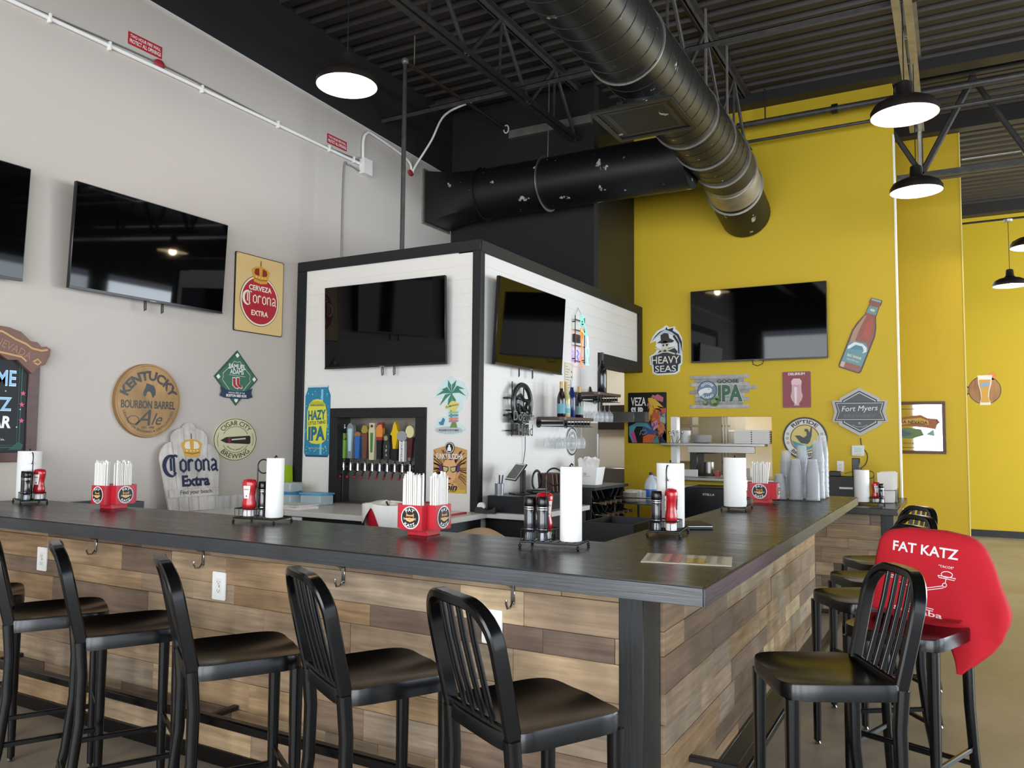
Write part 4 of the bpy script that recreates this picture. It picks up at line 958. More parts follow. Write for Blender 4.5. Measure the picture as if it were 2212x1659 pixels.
# odds and ends on the grey-wall counter
tg = None
for i in range(7):
    if tg is None: tg = G().lathe([(.028, 0), (.036, .002), (.0335, .0), (.029, .096), (0, .096), (0, .1), (.031, .1), (.0365, .002)], n=16).build('tumbler', mat('#f3f6f8', .03, alpha=.1, spec=.9)); o = tg
    else: o = tg.copy(); C.objects.link(o)
    o.location = (-4.97+.02*(i % 2), 4.22+.072*i, CT); tag(o, 'clear tumbler upside down on the counter below the round cigar sign', 'glass', 'tumblers below the cigar sign')
gb = G().prism(rrect(-.09, 0, .09, .31, .03), -.006, .006).build('cutting_board', mat('#a8c814', .45)); gb.location = (-5.068, 5.09, CT); gb.rotation_euler = (R(-3), 0, R(90)); tag(gb, 'lime green cutting board leaning beside the white tap box', 'cutting board')
for i, (x, y, c) in enumerate(((-4.88, 4.93, '#2f86c5'), (-4.62, 5.0, '#57b0d8'))):
    t = thing('storage_tub', ('low clear food tub with dark blue lid' if i == 0 else 'clear food tub with pale blue lid')+' left of the beer taps', 'tub', (x, y, CT)); G().box(-.11, -.08, 0, .11, .08, .085, bev=.008).build('tub_body', mat('#cfe0ea', .15, alpha=.6), t); G().box(-.118, -.088, .0855, .118, .088, .10, bev=.004).build('lid', mat(c, .35), t)
    if i == 0:
        o = G().box(-.10, -.075, 0, .10, .075, .08, bev=.01).build('food_container', mat('#c4cfd2', .2, alpha=.7)); o.location = (x, y, CT+.101); tag(o, 'clear container stacked on the dark blue lidded tub', 'container')
pp = None
for i in range(5):
    if pp is None: pp = G().box(-.15, -.11, 0, .15, .11, .006).build('paper_stack', M_paper); o = pp
    else: o = pp.copy(); C.objects.link(o)
    o.location = (-4.55, 4.68, CT+.0065*i); o.rotation_euler = (0, 0, rnd.uniform(-.2, .2)); tag(o, 'sheaf of loose white papers on the counter left of the taps', 'paper', 'loose papers left of the taps')
o = G().lathe([(0, 0), (.03, 0), (.032, .12), (.012, .16), (0, .17)], n=18).build('sauce_bottle', M_red); o.location = (-4.98, 4.80, CT); tag(o, 'small red bottle half hidden beside the paper towel roll', 'bottle')
rm = thing('menu_tray', 'red edged menu tray on the counter corner right of the taps', 'tray', (-3.36, 4.86, CT)); G().box(-.17, -.2, 0, .17, .2, .012, bev=.003).build('tray_body', M_red, rm); G().box(-.14, -.17, .0125, .14, .17, .0155).build('menu_sheet', M_white, rm)
bn = thing('plastic_bin', 'shallow black bin on the grey wall counter behind the left straw holder', 'bin', (-4.86, 3.29, CT)); g = G()
for b in ((-.16, -.16, 0, .16, .16, .006), (-.16, -.16, .006, .16, -.154, .13), (-.16, .154, .006, .16, .16, .13), (-.16, -.154, .006, -.154, .154, .13), (.154, -.154, .006, .16, .154, .13)): g.box(*b)
g.build('bin_body', M_black, bn)

# ------------------------------------------------------------------ red T-shirt over the stool back
def shirt():
    # outline rows in the plane of the stool back: (height, left edge, right edge); u runs to the picture right
    rows = [(1.128, -.10, .06), (1.124, -.145, .12), (1.105, -.19, .175), (1.07, -.215, .215), (1.0, -.226, .25), (.93, -.23, .275), (.87, -.235, .30), (.83, -.24, .315), (.80, -.25, .315), (.775, -.25, .31), (.72, -.0, .29), (.66, .10, .25), (.61, .12, .20), (.565, .13, .155)]
    def edge(h):
        for (h0, a0, b0), (h1, a1, b1) in zip(rows, rows[1:]):
            if h <= h0 and h >= h1:
                f = (h0-h)/(h0-h1) if h0 != h1 else 0; return a0+(a1-a0)*f, b0+(b1-b0)*f
        return rows[-1][1:]
    def depth(u, h):
        l, r_ = edge(h); s = max(0, min(1, (u-l)/(r_-l))); 
        fold = .014*math.sin(26*(u-.05)+9*(h-.8))*max(0, min(1, (u-.08)*5))*max(0, min(1, (1.0-h)*5))+.006*math.sin(15*h+8*u)*max(0, min(1, (1.02-h)*5))
        top = min(1, max(0, (1.13-h)/.05))**.5
        return (.030*(max(0, 1-(2*s-1)**6))**.5)*top+fold
    back = lambda h: .178+(h-.762)*.22 if h > .74 else .178-(.74-h)*.05
    NU, NV = 41, 46
    g = G(); hs = [1.128-(1.128-.565)*j/(NV-1) for j in range(NV)]
    def front(u, v): h = hs[round(v*(NV-1))]; l, r_ = edge(h); x = l+(r_-l)*u; return (-x, -(back(h)-depth(x, h)), h)
    def rear(u, v): h = hs[round(v*(NV-1))]; l, r_ = edge(h); x = l+(r_-l)*u; return (-x, -(back(h)+.03+abs(depth(x, h))*.9), h)
    g.grid(front, NU, NV); g.grid(rear, NU, NV); 
    A = [front(0, j/(NV-1)) for j in range(NV)]
    for side in (0, 1):
        for j in range(NV-1):
            p = [front(side, j/(NV-1)), front(side, (j+1)/(NV-1)), rear(side, (j+1)/(NV-1)), rear(side, j/(NV-1))]; g.bm.faces.new([g.bm.verts.new(q) for q in p])
    for i in range(NU-1):
        p = [front(i/(NU-1), 0), front((i+1)/(NU-1), 0), rear((i+1)/(NU-1), 0), rear(i/(NU-1), 0)]; g.bm.faces.new([g.bm.verts.new(q) for q in p])
    bmesh.ops.remove_doubles(g.bm, verts=g.bm.verts, dist=.0006)
    loc, a = (ST[7][0][0], ST[7][0][1], 0), R(ST[7][1])
    root = thing('red_shirt', 'red T-shirt with white lettering draped over a stool back', 'T-shirt', loc, a)
    g.build('cloth_body', mat('#c41526', .85, bump=.2, bscale=350), root, 70)
    # front tail lying on the seat
    G().grid(lambda u, v: (.18-.34*u, -.17+.09*v+.03*math.sin(3*u), .774+.006*math.sin(8*u)+.004*math.sin(9*v)), 16, 6).build('hem_on_seat', mat('#c41526', .85, bump=.2, bscale=350), root, 70)
    art = Art(root, 0, .8)
    art.warp = lambda x, y, z: (-x, -(back(z)-depth(x, z))+.0035-y*0, z)
    wv = '#f4ecec'
    art.text('FAT KATZ', -.005, 1.045, .27, .042, wv, 1, .022, slope=-.05)
    art.text('"TACOS"', .085, .985, .06, .010, wv, 1, slope=-.05); art.text('"SUBS"', -.135, .965, .05, .010, wv, 1)
    W_ = .0032
    art.stroke(ell(.09, .955, .022, .012, 18), W_, wv, 1, 'print', True); art.stroke([(.055, .948), (.125, .943), (.12, .935), (.06, .94), (.055, .948)], W_, wv, 1); art.stroke([(.088, .937), (.086, .92)], W_, wv, 1); art.stroke(ell(.084, .912, .008, .008, 14), W_, wv, 1, 'print', True)
    art.stroke([(.078, .908), (.03, .895), (-.01, .885)], W_, wv, 1); art.stroke([(.08, .90), (.03, .886), (-.01, .876)], W_, wv, 1); art.stroke(ell(-.02, .88, .011, .011, 14), W_, wv, 1, 'print', True)
    art.stroke([(-.03, .88), (-.1, .9)], W_, wv, 1); art.stroke(ell(-.135, .935, .02, .011, 18), W_, wv, 1, 'print', True); art.stroke([(-.165, .925), (-.105, .922), (-.11, .914), (-.16, .916), (-.165, .925)], W_, wv, 1)
    art.stroke([(-.06, .815), (.045, .808), (.042, .80), (-.057, .806), (-.06, .815)], W_, wv, 1)
    art.text('slide inn', -.06, .778, .10, .022, wv, 1, .012, slope=-.05) if False else art.text('slideaba', -.02, .79, .2, .022, wv, 1, .012, slope=-.05)
    art.done()
shirt()
# ------------------------------------------------------------------ televisions
def tv(loc, rz, w, h, off, tilt, label, cords, brk=True):
    t = thing('television', label, 'TV', loc, rz, 'wall mounted televisions')
    M = Matrix.Translation((0, -off, 0)) @ Matrix.Rotation(R(tilt), 4, 'X')
    G().box(-w/2, -.008, -h/2, w/2, .022, h/2, bev=.003).box(-w*.38, .022, -h*.42, w*.38, .05, h*.25, bev=.006).build('cabinet', M_bezel, t, 40, M)
    G().box(-w/2+.006, -.0096, -h/2+.018, w/2-.006, -.0082, h/2-.006).build('screen', M_screen, t, 40, M)
    G().box(-w/2, -.011, -h/2, w/2, -.0083, -h/2+.014, bev=.001).build('bottom_bezel', mat('#1a1a1b', .35), t, 40, M)
    G().box(-.2, -off+.052, -.14, .2, -.002, .14, bev=.003).build('mount_plate', M_black, t)
    G().box(-.025, -.0125, -h/2+.001, .025, -.0112, -h/2+.006).build('logo_strip', mat('#8f9092', .3), t, 40, M)
    for x in cords:
        g = G(); g.tube([(x, -off+.03, -h/2+.03), (x-.004, -off+.028, -h/2-.035), (x, -off+.03, -h/2-.07), (x+.012, -off+.03, -h/2-.06), (x+.010, -off+.03, -h/2+.02)], .0045, 6); g.build('pull_cord', M_black, t)
    return t
tv((GW, 3.685, 2.812), R(90), 1.243, .705, .10, 3, 'large television on the grey wall left of the cream crown sign', (-.05, .09))
tv((GW, 2.15, 2.80), R(90), 1.243, .705, .10, 3, 'television at the left picture edge, mostly cut off', ())
tv((-4.072, BFY, 2.425), 0, 1.238, .698, .09, 2, 'television on the white front of the tap box above the taps', (-.02, .10))
tv((BSX, 5.945, 2.43), R(90), 1.215, .70, .085, 3, 'television on the white side of the tap box beside the neon sign', (-.18, .06))
ytv = tv((-1.853, TW, 2.765), 0, 1.444, .81, .09, 1, 'television on the yellow wall above the goose sign', ())
G().tube([(-.06, -.03, -.38), (-.05, -.05, -.44), (0, -.06, -.46), (.05, -.05, -.44), (.07, -.03, -.38)], .004, 6).build('cable_loop', M_black, ytv)

# ------------------------------------------------------------------ helper for blackletter beer word and crown
def beer_word(a, cx, cz, w, col, th=.14, L=2):
    """hand drawn blackletter word, six letters"""
    k = w/6.0; P = lambda x, z: (cx-w/2+x*k, cz+z*k-.35*k)
    S = lambda pts, t=th, cl=False: a.stroke([P(*p) for p in pts], t*k*1.5, col, L, 'lettering', cl)
    o0 = [(.75+.95*math.cos(R(t)), .55+1.05*math.sin(R(t))) for t in range(60, 301, 12)]; o1 = [(1.0+.78*math.cos(R(t)), .55+.88*math.sin(R(t))) for t in range(292, 67, -12)]
    for i in range(min(len(o0), len(o1))-1): a.poly([P(*o0[i]), P(*o0[i+1]), P(*o1[-2-i]), P(*o1[-1-i])], col, L, 'lettering')
    S([(.72, .1), (.72, 1.25)]); S([(1.05, -.05), (1.05, 1.3)]); S([(.72, 1.3), (1.25, 1.5), (1.45, 1.38)]); S([(1.0, -.1), (1.2, -.25)], th*1.4)
    def o(x): S([(x, .2), (x, .85), (x+.3, 1.1), (x+.6, .85), (x+.6, .2), (x+.3, -.02)], th, True)
    o(1.75)
    S([(2.65, 0), (2.65, .95), (2.8, 1.1)]); S([(2.7, .85), (2.95, 1.1), (3.15, .92)])
    o(3.45)
    S([(4.35, 0), (4.35, 1.08)]); S([(4.35, .85), (4.65, 1.1), (4.92, .88), (4.92, .1), (5.05, -.02)])
    S([(5.28, .95), (5.5, 1.1), (5.8, .9), (5.8, .1), (5.98, -.05)]); S([(5.8, .6), (5.4, .48), (5.26, .3), (5.35, .02), (5.8, .2)])
def crown(a, cx, cz, w, c1, c2, L=3):
    h = w*.75; P = lambda x, z: (cx+x*w, cz+z*h)
    a.poly([P(-.5, .25), P(-.42, -.1), P(-.36, -.42), P(0, -.5), P(.36, -.42), P(.42, -.1), P(.5, .25), P(.3, .42), P(0, .5), P(-.3, .42)], c1, L, 'crown')
    for s in (-1, 1):
        a.poly([P(s*.08, -.05), P(s*.1, .38), P(s*.3, .32), P(s*.36, .1), P(s*.3, -.02)], c2, L+1, 'crown')
    a.stroke([P(0, .5), P(0, .8)], .04*w, '#5c4a1e', L, 'crown'); a.stroke([P(-.36, -.22), P(0, -.3), P(.36, -.22)], .05*w, '#a6742a', L+1, 'crown')
    for x in (-.25, -.08, .08, .25): a.circ(*P(x, -.14), .035*w, '#f2dc9a', L+1, 'crown', n=10)

# ------------------------------------------------------------------ signs on the grey wall
for y, z, w_, t in ((3.608, 4.347, .278, 'left'), (5.676, 4.312, .275, 'right')):
    s = thing('fire_wall_sign', 'small red fire wall notice above the conduit, the %s one' % t, 'sign', (GW, y, z), R(90), 'red fire wall notices')
    a = Art(s); a.plate([(-w_/2, -.046), (w_/2, -.046), (w_/2, .046), (-w_/2, .046)], .003, mat('#b3202c', .5)); a.text('TWO HOUR FIRE WALL', 0, .019, w_*.9, .024, '#f3e9e6', 2, .02); a.text('PROTECT ALL OPENINGS', 0, -.018, w_*.92, .03, '#f3e9e6', 2, .02); a.done()
s = thing('tin_beer_sign', 'cream tin sign with a red circle, white lettering and a crown', 'sign', (GW, 4.757, 2.685), R(90))
a = Art(s); a.plate(rrect(-.266, -.326, .266, .326, .012), .012, mat('#1d1b18', .4)); a.poly(rrect(-.26, -.32, .26, .32, .01), '#e3c486', 1, 'panel'); cz = -.05
a.circ(0, cz, .214, '#2b3a2a', 2, n=60); a.circ(0, cz, .209, '#f6ead0', 3, n=60); a.circ(0, cz, .195, '#b51f2e', 4, n=60); crown(a, 0, .17, .2, '#d9a13a', '#8c2f1c', 5)
a.text('CERVEZA', 0, .055, .25, .045, '#f7ecd8', 6, .03); beer_word(a, 0, -.05, .36, '#f7ecd8', .12, 6); a.text('EXTRA', 0, -.155, .185, .045, '#f7ecd8', 6, .03)
for x in (-.25, .25):
    for z in (-.31, .31): a.circ(x, z, .004, '#5a5040', 3, n=8)
a.done()
s = thing('barrel_head_sign', 'round oak barrel head sign with dark burnt lettering and a horse', 'sign', (GW, 3.728, 1.752), R(90))
G().cyl((0, 0, 0), (0, -.032, 0), .262, n=64).build('oak_disc', M_barrel, s, 30); G().lathe([(.25, .033), (.262, .030), (.266, .02), (.266, 0)], n=64, M=Matrix.Rotation(R(90), 4, 'X')).build('rim', mat('#8f6a3e', .5, var=.2), s)
a = Art(s, .0325); bk_ = '#2c2320'
a.arct('KENTUCKY', 0, -.035, .18, 90, 140, .072, bk_, 1, .04); a.text('BOURBON BARREL', 0, -.028, .44, .058, bk_, 1, .02)
a.text('A', -.045, -.12, .13, .115, bk_, 1, .0, .5); a.text('le', .07, -.13, .09, .085, bk_, 1, .0, .45); a.stroke(ell(-.12, -.14, .045, .03, 20), .005, bk_, 1, 'lettering', True)
a.text('EST.  1999', 0, -.193, .1, .014, bk_, 1, .01); a.arct('LEXINGTON BREWING & DISTILLING CO', 0, -.02, .195, 270, 150, .016, bk_, 1, .0, True)
a.poly([(-.045, .035), (-.05, .055), (-.03, .1), (-.025, .125), (.0, .12), (.035, .11), (.05, .08), (.05, .045), (.028, .02), (.012, .06), (-.008, .07), (-.02, .06), (-.03, .03)], '#1f2a2e', 1, 'emblem')
a.done()
s = thing('diamond_beer_sign', 'green baseball diamond sign with red socks and a navy ribbon', 'sign', (GW, 4.543, 1.973), R(90))
a = Art(s); a.plate([(-.226, 0), (0, -.226), (.226, 0), (0, .226)], .006, mat('#335745', .4)); a.poly([(-.205, 0), (0, -.205), (.205, 0), (0, .205)], '#3f7059', 1, 'panel')
for x, z in ((0, .185), (-.185, .0), (.185, .0)): a.poly([(x-.021, z), (x, z-.021), (x+.021, z), (x, z+.021)], '#f3f3ee', 2, 'base')
a.poly([(-.017, -.17), (.017, -.17), (.017, -.186), (0, -.203), (-.017, -.186)], '#f3f3ee', 2, 'base')
for sx in (-1, 1): a.stroke([(sx*.03, .135), (sx*.045, .115), (sx*.14, .03), (sx*.135, 0), (sx*.145, -.02), (sx*.07, -.1)], .004, '#dfe8e0', 2, 'outline')
a.stroke([(-.03, .135), (0, .128), (.03, .135)], .004, '#dfe8e0', 2, 'outline')
a.text('SAMUEL', 0, .092, .175, .042, '#f6f6f0', 3, .02); a.text('ADAMS', 0, .05, .14, .040, '#f6f6f0', 3, .02); a.stroke([(-.08, .022), (.09, .015)], .003, '#dfe8e0', 2, 'outline')
for dx, dz in ((-.018, 0), (.022, .004)):
    a.poly([(-.028+dx, .004+dz), (.006+dx, .004+dz), (.01+dx, -.055+dz), (.04+dx, -.072+dz), (.036+dx, -.09+dz), (.005+dx, -.085+dz), (-.026+dx, -.06+dz)], '#f6f6f0', 3, 'socks'); a.poly([(-.023+dx, -.002+dz), (.002+dx, -.002+dz), (.006+dx, -.053+dz), (.034+dx, -.072+dz), (.03+dx, -.084+dz), (.006+dx, -.08+dz), (-.02+dx, -.058+dz)], '#b3202c', 4, 'socks')
a.poly([(-.165, -.075), (-.11, -.1), (0, -.112), (.11, -.1), (.165, -.075), (.155, -.115), (.17, -.15), (.12, -.165), (.0, -.168), (-.12, -.165), (-.17, -.15), (-.155, -.115)], '#1f3050', 5, 'ribbon')
a.text('OFFICIAL BEER OF THE', 0, -.122, .17, .012, '#e9eef0', 6, .02); a.text('BOSTON RED SOX', 0, -.145, .21, .022, '#f4f4f0', 6, .04); a.done()
s = thing('oval_beer_sign', 'cream oval sign with a dark cigar in the middle', 'sign', (GW, 4.553, 1.473), R(90)); kz = .774
a = Art(s); a.warp = lambda x, y, z: (x, y, z*kz); a.plate(ell(0, 0, .2255, .2255*kz, 60), .006, mat('#d8d2ab', .4)); dk = '#221c18'
a.ring(0, 0, .213, .219, dk, 1); a.ring(0, 0, .134, .138, dk, 1, a0=25, a1=155); a.ring(0, 0, .134, .138, dk, 1, a0=205, a1=335)
a.arct('CIGAR CITY', 0, 0, .148, 90, 112, .05, dk, 2, .0); a.arct('BREWING', 0, 0, .148, 270, 100, .05, dk, 2, .0, True); a.arct('BORN IN TAMPA, FL', 0, 0, .1, 270, 100, .015, dk, 2, 0, True)
a.arct('INDEPENDENT', 0, 0, .178, 180, 44, .01, dk, 2, 0); a.arct('HANDCRAFTED', 0, 0, .178, 0, 44, .01, dk, 2, 0)
a.poly([(-.155, -.008), (-.1, .025), (.14, .042), (.152, .03), (.152, -.035), (.14, -.048), (-.1, -.035)], '#2a201d', 3, 'cigar'); a.poly([(-.08, .028), (-.055, .03), (-.055, -.04), (-.08, -.037)], '#7d3138', 4, 'cigar'); a.poly([(-.045, .006), (.1, .02), (.1, .004), (-.045, -.008)], '#cfc6b4', 4, 'cigar'); a.done()
# beach-chair back
s = thing('chair_back_sign', 'whitewashed beach chair back sign with navy lettering leaning on the counter', 'sign', (GW+.10, 4.085, CT), R(90))
cx_ = [-.215, -.108, 0, .107, .212]; tilt = Matrix.Rotation(R(-8), 4, 'X'); w1 = .0525
for i in range(5):
    w0 = .041; xb = cx_[i]*.80; xt = cx_[i]; base_ = [(xb-w0, 0), (xb+w0, 0)]
    if i == 2: out = base_+[(xt+w1, .63)]+[(xt+w1*math.cos(R(t)), .63+.035*math.sin(R(t))) for t in range(15, 166, 15)]+[(xt-w1, .63)]
    else:
        h = (.52, .625, 0, .62, .50)[i]; q = (.13, .075, 0, .075, .13)[i]; sg = 1 if i > 2 else -1
        curve = [(xt-sg*w1+sg*2*w1*math.cos(R(t)), h-q+q*math.sin(R(t))) for t in range(0, 91, 10)]
        out = base_+(curve+[(xt-w1, h)] if sg > 0 else [(xt+w1, h)]+curve[::-1])
    G().prism(out, 0, -.016).build('slat', M_white_wood, s, 30, tilt)
G().box(-.215, -.03, .105, .225, -.0165, .165, bev=.002).build('cross_board', M_white_wood, s, 40, tilt); G().box(-.18, .0005, .03, .18, .014, .08).box(-.2, .0005, .36, .2, .014, .41).build('back_batten', M_white_wood, s, 40, tilt)
a = Art(s, .0165, .7); a.warp = lambda x, y, z: tuple(tilt @ Vector((x, y, z))); nv_ = '#1d2748'
beer_word(a, .0, .325, .48, nv_, .16, 2); a.text('Extra', .03, .225, .25, .085, nv_, 2, .04)
crown(a, .01, .47, .19, '#d5a54a', '#efe3c8', 2); a.base = .0305; a.text('Find your beach.', .02, .137, .29, .04, '#3a3f4a', 2, .0); a.done()
# chalkboard
s = thing('chalkboard_sign', 'brown framed chalkboard with carved banner and graffiti lettering at the left edge', 'sign', (GW, 2.57, 1.66), R(90))
a = Art(s, .02, .7); a.plate([(-.36, -.315), (.36, -.315), (.36, .34), (-.36, .34)], .02, mat('#23272c', .7), 'board'); a.plate
G().box(-.37, -.032, -.325, .37, -.0205, -.265, bev=.003).box(.30, -.032, -.265, .37, -.0205, .36, bev=.003).box(-.37, -.032, -.265, -.30, -.0205, .36, bev=.003).build('frame', M_walnut, s)
a.stroke([(-.265, -.235), (.265, -.235), (.265, .33)], .006, '#3f6a58', 1, 'border'); a.stroke([(-.25, -.222), (.25, -.222), (.25, .33)], .003, '#3f6a58', 1, 'border')
gl = '#8cc4ee'
a.text('WELCOME', .0, .19, .46, .10, '#dff0fb', 2, .025, name='chalk_lettering'); a.text('WELCOME', .0, .19, .45, .09, gl, 3, .0, name='chalk_lettering')
a.text('FAT KATZ', -.01, .03, .44, .085, '#dff0fb', 2, .025, name='chalk_lettering'); a.text('FAT KATZ', -.01, .03, .43, .076, gl, 3, .0, name='chalk_lettering'); a.text('BAR', .13, -.08, .16, .075, '#f5f5f3', 2, .04, .1, name='chalk_lettering'); a.text('& Co.', .14, -.185, .08, .016, '#cfd6d4', 2, name='chalk_lettering')
for x, z in ((.275, .1), (.27, .03), (.272, -.07)): a.poly([(x+(.018 if k % 2 == 0 else .008)*math.cos(R(90+36*k)), z+(.018 if k % 2 == 0 else .008)*math.sin(R(90+36*k))) for k in range(10)], '#e0627c', 3, 'star')
for x, z in ((.17, .11), (.262, .0), (.245, -.11)): a.circ(x, z, .005, '#b7bdc0', 3, 'chalk_dot', n=8)
a.poly([(.20, -.25), (.26, -.2), (.29, -.22), (.28, -.25)], '#2f5a49', 2, 'leaf'); a.done()
ban = [(-.42, .37), (-.38, .30), (-.30, .255), (-.25, .33), (-.12, .325), (0, .345), (.10, .34), (.16, .30), (.22, .305), (.255, .27), (.31, .225), (.34, .265), (.39, .29), (.415, .345), (.42, .39), (.39, .405), (.36, .40), (.335, .425), (.29, .43), (.23, .48), (.16, .50), (0, .51), (-.16, .50), (-.24, .47), (-.33, .43), (-.4, .41)]
G().prism(ban, -.0205, -.05).build('carved_banner', mat('#6f4a3a', .5, var=.15), s, 30); b = Art(s, .0505, .6)
b.text('NEVADA', .19, .375, .235, .05, '#94705c', 1, .02, rot=-22, name='carved_lettering'); b.text('SIERRA', -.16, .42, .22, .05, '#94705c', 1, .02, rot=8, name='carved_lettering')
b.stroke([(.05, .475), (.12, .47), (.2, .43), (.26, .41), (.3, .385), (.36, .375), (.40, .385)], .012, '#c69a63', 1, 'scroll'); b.stroke([(.1, .345), (.17, .335), (.24, .325), (.27, .30)], .011, '#c69a63', 1, 'scroll'); b.stroke([(.31, .30), (.34, .32), (.36, .30), (.34, .285), (.32, .295)], .01, '#c69a63', 1, 'scroll'); b.done()

# ------------------------------------------------------------------ signs on the tap box front
s = thing('beer_can_sign', 'tall blue and yellow beer can sign on the white tap wall', 'sign', (-4.835, BFY-.0005, 1.634), 0)
W_, H_ = .143, .308; can = [(-W_*.86, -H_), (W_*.86, -H_), (W_, -H_+.035), (W_, H_-.085), (W_*.82, H_-.03), (W_*.82, H_), (-W_*.82, H_), (-W_*.82, H_-.03), (-W_, H_-.085), (-W_, -H_+.035)]
a = Art(s); a.plate(can, .006, mat('#2a7f9f', .3)); a.poly([(-W_*.82, H_-.012), (W_*.82, H_-.012), (W_*.8, H_-.001), (-W_*.8, H_-.001)], '#d5dce2', 1); a.poly([(-W_*.84, -H_+.001), (W_*.84, -H_+.001), (W_*.9, -H_+.014), (-W_*.9, -H_+.014)], '#2c3a5c', 1)
a.poly([(.035, -H_+.02), (.06, -H_+.02), (.065, H_-.03), (.04, H_-.03)], '#7fc0d8', 1); 
hop = [(-.115, -.03), (-.11, -.16), (-.06, -.19), (.0, -.198), (.06, -.19), (.105, -.16), (.115, -.03), (.11, .08), (.09, .15), (.045, .185), (0, .195), (-.05, .185), (-.095, .15), (-.115, .08)]
a.poly(hop, '#d9d547', 2, 'hop'); a.poly([(-.1, .13), (.1, .13), (.075, .165), (0, .178), (-.075, .165)], '#b9b23a', 3, 'hop'); bl = '#27657d'
a.text('SIERRA NEVADA', 0, .14, .15, .014, bl, 4); a.text('HAZY', 0, .055, .2, .085, bl, 4, .03, slope=.05); a.text('LITTLE THING', 0, -.012, .2, .03, '#2c3b33', 4, .01, slope=.06); a.text('IPA', 0, -.105, .19, .125, bl, 4, .045, slope=.04); a.text('INDIA PALE ALE', 0, -.232, .18, .01, '#b9d7b4', 4)
rr = random.Random(3)
for i in range(26): a.circ(rr.uniform(-.125, .125), rr.choice((rr.uniform(.2, .27), rr.uniform(-.28, -.21))), rr.uniform(.002, .005), '#cfe9ee', 3, 'bubble', n=8)
for i in range(14): a.circ(rr.choice((-1, 1))*rr.uniform(.118, .137), rr.uniform(-.2, .2), rr.uniform(.002, .006), '#e7e488', 3, 'bubble', n=8)
a.done()
s = thing('palm_tree_sign', 'cut-out palm tree beer sign with chair and arrow boards on white wall', 'sign', (-3.455, BFY-.0005, 1.752), 0)
edge_ = [(-.145, .07), (-.11, .15), (-.06, .2), (.0, .235), (.05, .21), (.12, .185), (.165, .1), (.15, .05), (.11, .055), (.115, -.02), (.08, -.05), (.08, -.11), (.06, -.13), (.11, -.15), (.145, -.18), (.1, -.215), (.0, -.232), (-.1, -.22), (-.16, -.165), (-.13, -.14), (-.12, -.09), (-.03, -.08), (-.02, -.03), (-.05, .0), (-.05, .05)]
a = Art(s); a.plate(edge_, .005, mat('#cfe3e2', .4))
for an, ln in ((165, .15), (140, .13), (105, .13), (70, .13), (35, .15), (12, .14), (200, .12), (250, .11), (290, .12)):
    d = Vector((math.cos(R(an)), math.sin(R(an)))); nn = Vector((-d.y, d.x)); c = Vector((.012, .10)); kk = .0 if an == 165 else 0; dr = Vector((0, -.055 if abs(math.cos(R(an))) > .5 else -.02))
    a.poly([tuple(c), tuple(c+d*ln*.5+nn*.02), tuple(c+d*ln+dr), tuple(c+d*ln*.5-nn*.012)], '#3d7f6b', 2, 'frond')
a.stroke([(.012, .1), (.005, .02), (.015, -.12)], .018, '#6f9a6a', 1, 'trunk'); a.circ(.03, .0, .04, '#d9cf6a', 4, 'badge'); a.poly([(-.045, -.025), (.085, .0), (.088, .028), (-.042, .003)], '#e2dc86', 5, 'badge'); a.text('ISLAMORADA', .022, .002, .12, .017, '#5b4a28', 6, .02, rot=10)
for z, c in ((-.045, '#a9b98a'), (-.068, '#4f9ab0'), (-.092, '#d98a63'), (-.112, '#c07a95')): a.poly([(-.01, z), (.07, z+.004), (.08, z-.006), (.07, z-.014), (-.01, z-.016)], c, 3, 'arrow_board')
a.poly([(.0, -.17), (.02, -.12), (.055, -.12), (.07, -.17)], '#6f8f4f', 2, 'bush'); a.poly([(-.095, -.15), (-.06, -.15), (-.045, -.105), (-.065, -.09), (-.085, -.125), (-.105, -.125)], '#3f7fa5', 3, 'chair'); a.poly(ell(-.01, -.19, .13, .03, 24), '#b9bfc2', 1, 'sand'); a.text('AN ISLAND STATE OF MIND', -.01, -.19, .19, .016, '#4d4f52', 3, .02); a.done()
s = thing('poster_beer_sign', 'tin poster of a woman with flowing hair and sunglasses on white wall', 'sign', (-3.452, BFY-.0005, 1.27), 0)
a = Art(s); a.plate([(-.155, -.195), (.155, -.195), (.155, .14), (.06, .165), (-.06, .165), (-.155, .14)], .005, mat('#c79a5b', .4)); rr = random.Random(8)
for i in range(46):
    an = rr.uniform(-30, 210); d = Vector((math.cos(R(an)), math.sin(R(an)))); p = Vector((0, -.03))+d*.075; q = p+d*rr.uniform(.06, .16)+Vector((-d.y, d.x))*rr.uniform(-.02, .02); q.x = max(-.153, min(.153, q.x)); q.y = max(-.15, min(.14, q.y))
    a.stroke([tuple(p), tuple((p+q)/2+Vector((0, .006))), tuple(q)], rr.uniform(.004, .009), rr.choice(('#2b1d14', '#2b1d14', '#8a5f2c')), 1, 'hair')
a.poly([(-.07, .01), (-.06, -.07), (-.03, -.115), (0, -.13), (.03, -.115), (.06, -.07), (.07, .01), (.04, .06), (-.04, .06)], '#e2ae7c', 2, 'face'); a.poly([(-.05, -.12), (.06, -.12), (.1, -.165), (-.09, -.165)], '#e2ae7c', 2, 'face'); a.poly([(.07, -.09), (.105, -.03), (.085, -.02), (.06, -.07)], '#d7a070', 3, 'hand')
for sx in (-1, 1):
    a.poly([(sx*.008, .005), (sx*.07, .016), (sx*.062, -.028), (sx*.03, -.04), (sx*.01, -.022)], '#1d1414', 4, 'sunglasses'); a.poly([(sx*.014, .0), (sx*.06, .008), (sx*.055, -.024), (sx*.03, -.033), (sx*.015, -.018)], '#c3bd7a', 5, 'sunglasses'); a.circ(sx*.078, -.005, .02, '#5a2f6e', 4, 'headphones', .03)
